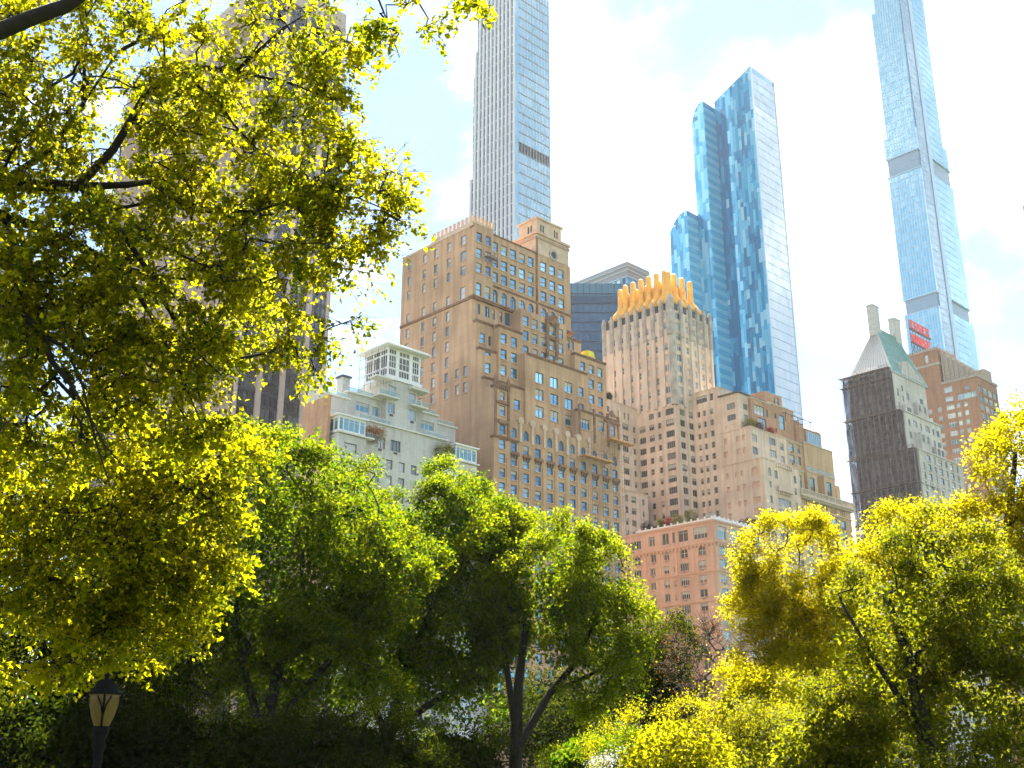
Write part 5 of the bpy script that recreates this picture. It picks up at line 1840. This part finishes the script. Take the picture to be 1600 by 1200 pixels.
LB = [[(5.6, 22.31, 6.63, .16), (6.88, 21.42, 6.4, .14), (7.43, 21.03, 6.25, .12), (7.9, 20.53, 6.03, .1), (8.4, 20.12, 5.81, .08), (8.89, 19.58, 5.66, .05), (9.66, 18.87, 5.44, .03)],
      [(5.85, 22.24, 5.04, .14), (7.18, 21.85, 5.39, .12), (8.28, 21.03, 5.19, .08), (9.21, 20.31, 4.86, .05), (10.31, 19.43, 4.53, .02)],
      [(5.25, 21.36, 7.09, .14), (6.64, 20.55, 7.32, .1), (7.79, 19.72, 7.26, .07), (8.82, 19.06, 7.09, .04), (9.97, 18.02, 6.4, .02)]]
tree('low_spreading_tree', 'golden-green tree spreading low branches above the lamp post at lower left', 'tree',
     [(5.2, 22.4, 0, .36), (5.2, 22.4, 3, .3), (5.15, 22.3, 6, .24), (5.3, 21.9, 8.2, .12)],
     [(8.2, 19.8, 7.0, 2.4, 1.9, 1.1, 120), (9.6, 18.9, 6.2, 1.5, 1.3, 1.0, 46), (8.4, 20.2, 5.5, 2.7, 2.0, 1.1, 90), (9.8, 19.3, 4.9, 1.0, 1.0, .7, 40), (7.6, 20.8, 4.3, 2.4, 1.6, 1.0, 60), (9.2, 19.8, 4.0, 1.0, .8, .5, 22), (10.4, 18.7, 5.6, .5, .5, .6, 10), (9.9, 18.2, 7.4, 1.0, .8, .6, 24)],
     'leaf_near', .10, .62, 130, 4, LB, tint=.46, shell=0, twigs=8, jit=.045, tip=.011, lw=.66, sides=8, show_twigs=.006, droop=.25, hang=.15, flat=.45, wander=.16)

# ---- the dense trees across the middle
tree('domed_tree', 'broad domed green tree with dark trunks, left of the middle group', 'tree',
     [(29.4, 46.5, 0, .42), (29.4, 46.5, 3.2, .34), (29.8, 46.4, 6, .28), (30.4, 46.0, 9, .2)],
     [(30.0, 46.4, 12.0, 5.3, 5.3, 7.1, 760), (32.9, 44.9, 10.6, 3.9, 3.9, 4.9, 270), (27.4, 48.0, 9.8, 3.4, 3.6, 5.2, 220), (30.8, 45.6, 5.6, 4.6, 4.2, 2.6, 120)],
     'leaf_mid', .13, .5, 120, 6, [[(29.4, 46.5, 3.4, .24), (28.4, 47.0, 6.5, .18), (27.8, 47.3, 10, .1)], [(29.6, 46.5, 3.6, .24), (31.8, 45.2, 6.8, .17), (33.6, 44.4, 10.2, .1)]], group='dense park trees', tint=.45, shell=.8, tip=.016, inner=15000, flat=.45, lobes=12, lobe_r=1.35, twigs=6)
tree('domed_tree', 'darker domed tree in the middle, between the two larger domed trees', 'tree',
     [(38.2, 48.8, 0, .4), (38.3, 48.7, 4, .33), (38.9, 48.2, 7, .24), (39.8, 47.5, 10, .16)],
     [(40.6, 47.0, 11.4, 4.3, 4.3, 6.8, 640), (38.4, 48.6, 8.6, 3.0, 3.0, 4.6, 170), (41.0, 46.6, 5.6, 4.0, 4.0, 2.8, 100)],
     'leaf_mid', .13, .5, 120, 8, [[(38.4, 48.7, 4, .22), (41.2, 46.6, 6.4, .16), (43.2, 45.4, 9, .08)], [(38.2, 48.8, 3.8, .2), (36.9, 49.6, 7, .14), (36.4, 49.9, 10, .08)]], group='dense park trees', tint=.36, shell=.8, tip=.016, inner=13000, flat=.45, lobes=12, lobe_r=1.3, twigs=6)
tree('domed_tree', 'bright domed tree with forked dark trunk in front of the tan hotel', 'tree',
     [(41.9, 43.0, 0, .4), (41.9, 43.0, 3.0, .34), (42.0, 42.9, 6.2, .25), (42.3, 42.6, 9.2, .16)],
     [(43.1, 41.9, 10.9, 3.8, 3.8, 4.6, 500), (44.6, 39.7, 8.3, 2.6, 2.6, 3.5, 210), (41.2, 43.9, 11.4, 2.0, 2.0, 3.3, 150), (45.4, 39.4, 5.6, 2.6, 2.6, 1.7, 14)],
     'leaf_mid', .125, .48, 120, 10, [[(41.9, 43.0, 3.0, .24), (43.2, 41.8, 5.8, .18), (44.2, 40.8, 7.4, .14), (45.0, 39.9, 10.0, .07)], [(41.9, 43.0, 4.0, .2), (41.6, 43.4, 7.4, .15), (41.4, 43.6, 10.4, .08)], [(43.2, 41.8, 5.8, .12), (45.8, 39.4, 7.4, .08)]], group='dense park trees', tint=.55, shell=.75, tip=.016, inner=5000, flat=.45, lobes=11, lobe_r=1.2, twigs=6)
tree('small_dark_tree', 'small dark green tree below the left edge of the salmon building', 'tree',
     [(57.8, 47.7, 0, .3), (57.9, 47.6, 4, .22), (58, 47.5, 8, .12)],
     [(58.0, 47.5, 8.2, 3.4, 3.4, 4.0, 90)], 'leaf_dark', .15, 1.0, 260, 12, tint=.5, tip=.02, inner=4000)
tree('budding_tree', 'thin reddish budding tree with bare twigs in front of the salmon building', 'tree',
     [(52.1, 38.8, 0, .2), (52.1, 38.8, 4, .15), (52.2, 38.7, 7, .08)],
     [(52.2, 38.7, 7.4, 2.6, 2.6, 2.6, 70)], 'leaf_rust', .06, .8, 60, 13, bark='bark_grey', tint=.5, tip=.02, show_twigs=.02)

# ---- golden trees on the right
tree('golden_tree', 'rounded golden yellow tree standing alone before the buff buildings', 'tree',
     [(43.0, 25.5, 0, .3), (43.0, 25.5, 3, .24), (43.0, 25.4, 5.4, .18), (42.9, 25.6, 7.8, .1)],
     [(42.6, 26.2, 9.4, 2.6, 2.6, 3.0, 420), (41.7, 27.6, 7.3, 1.6, 1.6, 2.1, 150), (43.6, 24.6, 8.0, 1.5, 1.5, 2.1, 120), (42.4, 26.4, 5.2, 2.7, 2.7, 1.8, 200)],
     'leaf_gold', .10, .42, 115, 15, [[(43.0, 25.5, 4.6, .12), (42.3, 26.5, 7.0, .08), (41.8, 27.3, 8.6, .05)], [(43.0, 25.5, 5.6, .1), (43.5, 24.8, 8.0, .06)]], tint=.65, shell=.5, tip=.011, inner=300, lobes=9, lobe_r=.85, twigs=6)
tree('tall_golden_tree', 'tall golden tree at the right edge with open dark branches', 'tree',
     [(34.8, 15.2, 0, .32), (34.8, 15.2, 3, .26), (34.9, 15.0, 6, .2), (35.2, 14.3, 9, .14), (35.4, 13.8, 11.4, .06)],
     [(35.5, 13.6, 11.0, 1.5, 1.5, 1.8, 60), (34.9, 14.8, 8.2, 1.7, 1.7, 1.9, 70), (35.7, 13.0, 8.6, 1.6, 1.5, 2.2, 70)],
     'leaf_gold', .095, .5, 240, 17, [[(34.8, 15.0, 6.0, .12), (35.4, 13.9, 7.6, .09), (35.8, 13.0, 9.6, .05)]], tint=.6, shell=.25, tip=.011, inner=600, flat=.4)
tree('open_golden_tree', 'open branched golden tree in front of the netted scaffold', 'tree',
     [(34.4, 17.0, 0, .26), (34.4, 16.9, 3, .2), (34.3, 16.7, 5.6, .15), (34.2, 16.6, 7.4, .09), (34.1, 16.7, 8.9, .04)],
     [(33.9, 17.2, 8.6, 1.3, 1.4, 1.4, 60), (34.4, 16.2, 8.0, 1.1, 1.2, 1.6, 50), (34.2, 16.8, 6.2, 2.2, 2.0, 1.4, 110)],
     'leaf_gold', .095, .48, 200, 19, [[(34.3, 16.7, 5.6, .09), (33.7, 17.6, 7.6, .06), (33.4, 18.2, 8.8, .03)], [(34.2, 16.6, 7.2, .07), (34.6, 15.8, 9.2, .03)]], tint=.5, shell=.35, tip=.011)
tree('shiny_leaved_tree', 'large green tree with glinting small leaves at lower right', 'tree',
     [(26.8, 13.6, 0, .26), (26.8, 13.5, 2.4, .2), (26.6, 13.6, 4.4, .14), (26.3, 13.9, 6, .08)],
     [(27.1, 12.7, 5.6, 2.0, 2.0, 2.3, 110), (26.5, 13.9, 4.6, 1.8, 1.8, 2.2, 90), (27.6, 11.8, 4.4, 1.8, 1.8, 2.6, 90), (26.9, 13.0, 2.6, 2.6, 2.4, 1.6, 80)],
     'leaf_shiny', .07, .36, 230, 21, [[(26.8, 13.5, 2.6, .1), (26.0, 14.3, 4.6, .06), (25.6, 14.7, 5.8, .03)]], tint=.5, shell=.5, tip=.01, inner=7000, lobes=9, lobe_r=.62)

# ---- shrubs and trees of the understorey
shr = [('round yellow-green shrub at the centre right below the salmon building', 31.6, 24.6, 2.0, 2.4, 1.9, 'leaf_gold', .35, 110, .06, .5),
       ('wide yellow-green shrub below the rounded golden tree', 29.0, 18.4, 1.8, 2.3, 2.0, 'leaf_shiny', .7, 130, .055, .45),
       ('bright leafy shrub left of the large shiny tree', 26.0, 15.6, 2.0, 1.7, 1.6, 'leaf_shiny', .65, 100, .055, .42),
       ('sunlit green shrub under the forked dark trunk', 36.0, 32.4, 1.8, 2.2, 1.8, 'leaf_mid', .4, 80, .075, .55),
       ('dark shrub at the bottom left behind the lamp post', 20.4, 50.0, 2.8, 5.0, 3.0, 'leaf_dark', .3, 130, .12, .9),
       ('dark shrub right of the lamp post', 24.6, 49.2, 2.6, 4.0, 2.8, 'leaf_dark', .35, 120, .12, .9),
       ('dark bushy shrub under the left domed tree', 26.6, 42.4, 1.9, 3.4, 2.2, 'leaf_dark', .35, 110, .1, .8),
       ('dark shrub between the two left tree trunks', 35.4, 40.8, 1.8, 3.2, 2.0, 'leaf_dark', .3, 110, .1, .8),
       ('added dark shrub filling the gap under the left domed tree', 31.2, 41.4, 1.9, 3.0, 2.2, 'leaf_dark', .3, 100, .1, .8),  # shrub added to darken the bright gap under the tree
       ('leafy shrub low beside the white flowering shrub', 34.0, 28.4, 1.6, 1.8, 1.5, 'leaf_mid', .35, 60, .07, .5),
       ('tall yellow shrub between the salmon building and the golden tree', 37.6, 25.6, 3.4, 1.8, 2.4, 'leaf_gold', .45, 90, .075, .55)]
for i, (lab, x, y, z, rx, rz, lf, tn, n, ll, cr_) in enumerate(shr):
    tree('shrub', lab, 'shrub', [(x, y, 0, .09), (x, y, z * .5, .07), (x, y, z, .04)], [(x, y, z, rx, rx, rz, n)], lf, ll, cr_, 170, 30 + i, group='shrubs along the bottom', tint=tn, shell=.4, tip=.01, inner=9000, inl=2.6, lobes=9, lobe_r=rx * .34)
tree('flowering_shrub', 'white flowering shrub at the bottom, right of centre', 'shrub', [(31.3, 26.4, 0, .08), (31.3, 26.4, 1.2, .05), (31.3, 26.4, 1.8, .03)], [(31.3, 26.4, 1.75, 1.5, 1.5, .75, 36)], 'leaf_white', .07, .45, 70, 51, tint=.5, flat=.2, tip=.01)
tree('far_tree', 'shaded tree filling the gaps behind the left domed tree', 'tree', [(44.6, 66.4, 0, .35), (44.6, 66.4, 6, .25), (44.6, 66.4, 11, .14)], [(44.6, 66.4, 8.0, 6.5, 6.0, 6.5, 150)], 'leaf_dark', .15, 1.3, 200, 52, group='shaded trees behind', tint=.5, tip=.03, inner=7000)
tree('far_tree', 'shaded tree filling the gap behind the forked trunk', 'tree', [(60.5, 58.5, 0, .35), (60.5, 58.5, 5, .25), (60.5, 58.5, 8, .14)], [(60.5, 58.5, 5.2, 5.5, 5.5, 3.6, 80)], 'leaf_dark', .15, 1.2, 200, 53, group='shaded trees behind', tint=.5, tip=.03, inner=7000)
tree('far_tree', 'yellow-green tree behind the open branched golden tree', 'tree', [(61.0, 33.6, 0, .3), (61, 33.6, 5, .2), (61, 33.6, 8, .12)], [(60.5, 34.0, 6.8, 5.5, 5.0, 4.0, 110)], 'leaf_mid', .14, 1.1, 220, 54, group='shaded trees behind', tint=.75, tip=.03, inner=7000)
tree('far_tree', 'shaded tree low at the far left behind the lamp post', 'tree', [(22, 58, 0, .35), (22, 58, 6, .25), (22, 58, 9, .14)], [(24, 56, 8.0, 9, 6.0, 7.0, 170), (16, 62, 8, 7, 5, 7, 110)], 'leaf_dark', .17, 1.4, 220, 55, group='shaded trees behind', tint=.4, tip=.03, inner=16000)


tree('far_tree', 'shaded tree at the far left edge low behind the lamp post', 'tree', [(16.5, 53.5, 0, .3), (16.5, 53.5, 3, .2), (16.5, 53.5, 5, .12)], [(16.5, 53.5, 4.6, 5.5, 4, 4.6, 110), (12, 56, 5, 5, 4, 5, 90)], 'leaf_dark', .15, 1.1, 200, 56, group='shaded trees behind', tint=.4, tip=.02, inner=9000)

# ------------------------------------------------------------------ roof and terrace plants
def plant(lab, x, y, z, r, h, leaf, seed, n=10, ll=.22, grp='roof terrace plants', tn=.5):
    tree('roof_plant', lab, 'plant', [(x, y, z, .09), (x, y, z + h * .35, .07), (x, y, z + h * .6, .04)], [(x, y, z + h * .6, r, r, h * .42, n * 3)], leaf, ll, r * .42, 70, seed, group=grp, tint=tn, tip=.03, zmin=-1)


ROOF = 66.5
plant('dark green roof shrub at the left end of the salmon building terrace', 245.9, 199.3, ROOF, 1.6, 3.0, 'leaf_dark', 61)
plant('yellow roof shrub left of the red one on the salmon building', 245.7, 194.7, ROOF, 1.1, 3.0, 'leaf_gold', 62)
plant('bright red roof shrub on the salmon building terrace', 245.7, 191.9, ROOF, 1.1, 3.1, 'leaf_red', 63)
plant('pale yellow roof shrub right of the red one', 245.7, 188.7, ROOF, 1.3, 3.2, 'leaf_gold', 64, tn=.2)
plant('pale yellow-green roof shrub nearest the corner of the salmon building', 245.7, 184.3, ROOF, 1.3, 3.8, 'leaf_gold', 65, tn=.25)
plant('grey-green clipped roof shrub at the corner of the salmon building', 247.6, 178.8, ROOF, 1.7, 1.9, 'leaf_white', 66)
plant('dark purple roof shrub on the avenue side of the salmon building', 261.2, 177.3, ROOF, 1.5, 3.0, 'leaf_purple', 67)
plant('dark green roof shrub at the right end of the salmon building terrace', 265.6, 177.3, ROOF, 1.5, 3.0, 'leaf_dark', 68)
plant('brown and orange bush on the left terrace of the white building', 132.3, 176.4, 65.3, 1.9, 2.6, 'leaf_orange', 69, 14)
plant('yellow-green bush on the right terrace of the white building', 150.6, 176.4, 65.3, 1.8, 2.6, 'leaf_gold', 70, 14, tn=.2)
plant('yellow-green terrace bush left on the cream block', 270.6, 187.2, 98.2, 1.5, 2.4, 'leaf_gold', 71, tn=.2)
plant('yellow-green terrace bush middle on the cream block', 270.4, 183.4, 98.2, 1.4, 2.5, 'leaf_gold', 72, tn=.3)
plant('orange-yellow terrace bush at the corner of the cream block', 271.3, 180.3, 98.2, 1.4, 3.1, 'leaf_gold', 73, tn=.8)
plant('dark red terrace plant beside the orange brick penthouse', 274.4, 179.7, 98.2, 1.3, 2.0, 'leaf_purple', 74)
plant('red flowering terrace plant below the orange brick penthouse', 280.7, 179.6, 98.2, .9, 1.8, 'leaf_red', 75)
plant('small green bush on the cream wing roof behind the hotel', 247.4, 214.2, 109.5, 1.3, 2.0, 'leaf_dark', 76)

# ------------------------------------------------------------------ lamp post
LX, LY = 8.45, 18.1
lp = tag(empty('lamp_post', (LX, LY, 0)), 'old fashioned black park lamp post with amber glass lantern', 'street lamp')
M['iron'] = plain('black_iron', (.006, .007, .007), .8, .0, .25, 12, .08)
m, nd, lk, p = new_mat('amber_glass')
p.inputs['Base Color'].default_value = (.22, .15, .045, 1)  # amber darkened so the colour carries the shade on the lantern
p.inputs['Roughness'].default_value = .35
tl = nd.new('ShaderNodeBsdfTranslucent')
tl.inputs[0].default_value = (.30, .21, .05, 1)
mx = nd.new('ShaderNodeMixShader')
mx.inputs[0].default_value = .55
lk.new(p.outputs[0], mx.inputs[1])
lk.new(tl.outputs[0], mx.inputs[2])
lk.new(mx.outputs[0], nd['Material Output'].inputs['Surface'])
M['amber'] = m
o = (LX, LY, 0)
b = MB()
b.lathe([(.22, 0), (.22, .12), (.16, .2), (.15, .5), (.09, .62), (.075, 1.0), (.065, 1.9), (.07, 2.1), (.10, 2.14), (.10, 2.2), (.075, 2.24), (.12, 2.36), (.14, 2.44), (.12, 2.47), (0, 2.47)], LX, LY, 20)
b.build('post', M['iron'], lp, o, True)
b = MB()
b.lathe([(.115, 2.46), (.17, 2.6), (.225, 2.78), (.25, 2.9), (.24, 2.98), (.2, 3.0)], LX, LY, 24)
b.build('lantern_glass', M['amber'], lp, o, True)
b = MB()
b.lathe([(.27, 2.955), (.275, 2.99), (.22, 3.02), (.17, 3.08), (.165, 3.12), (.1, 3.17), (.045, 3.19), (.03, 3.22), (.045, 3.25), (.04, 3.28), (0, 3.31)], LX, LY, 24)
b.build('cap', M['iron'], lp, o, True)
for k in range(4):
    t = RAD(44 + 20 + 90 * k)
    c_, s_ = math.cos(t), math.sin(t)
    b = MB()
    b.tube([(LX + r * c_, LY + r * s_, z) for r, z in ((.125, 2.45), (.185, 2.6), (.24, 2.78), (.265, 2.9), (.26, 2.98))], .017, 6)
    t2 = t + RAD(38)
    for sg in (-1, 1):
        t2 = t + sg * RAD(24)
        b.tube([(LX + .2 * c_, LY + .2 * s_, 2.62), (LX + .238 * math.cos(t + sg * RAD(9)), LY + .238 * math.sin(t + sg * RAD(9)), 2.78), (LX + .262 * math.cos(t2), LY + .262 * math.sin(t2), 2.93)], .013, 5)
    b.build('rib', M['iron'], lp, o, True)


# ------------------------------------------------------------------ the air
hz_ = MB()
hz_.box(-3050, 3050, -3050, 3050, -1.5, 480)
hm = bpy.data.materials.new('haze')
hm.use_nodes = True
hn, hl = hm.node_tree.nodes, hm.node_tree.links
hn.remove(hn['Principled BSDF'])
hv = hn.new('ShaderNodeVolumePrincipled')
hv.inputs['Color'].default_value = (.95, .97, 1, 1)
hv.inputs['Density'].default_value = 0.000052
hv.inputs['Anisotropy'].default_value = 0.35
hl.new(hv.outputs[0], hn['Material Output'].inputs['Volume'])
tag(hz_.build('haze', hm), kind='stuff')
cy.volume_bounces = 0
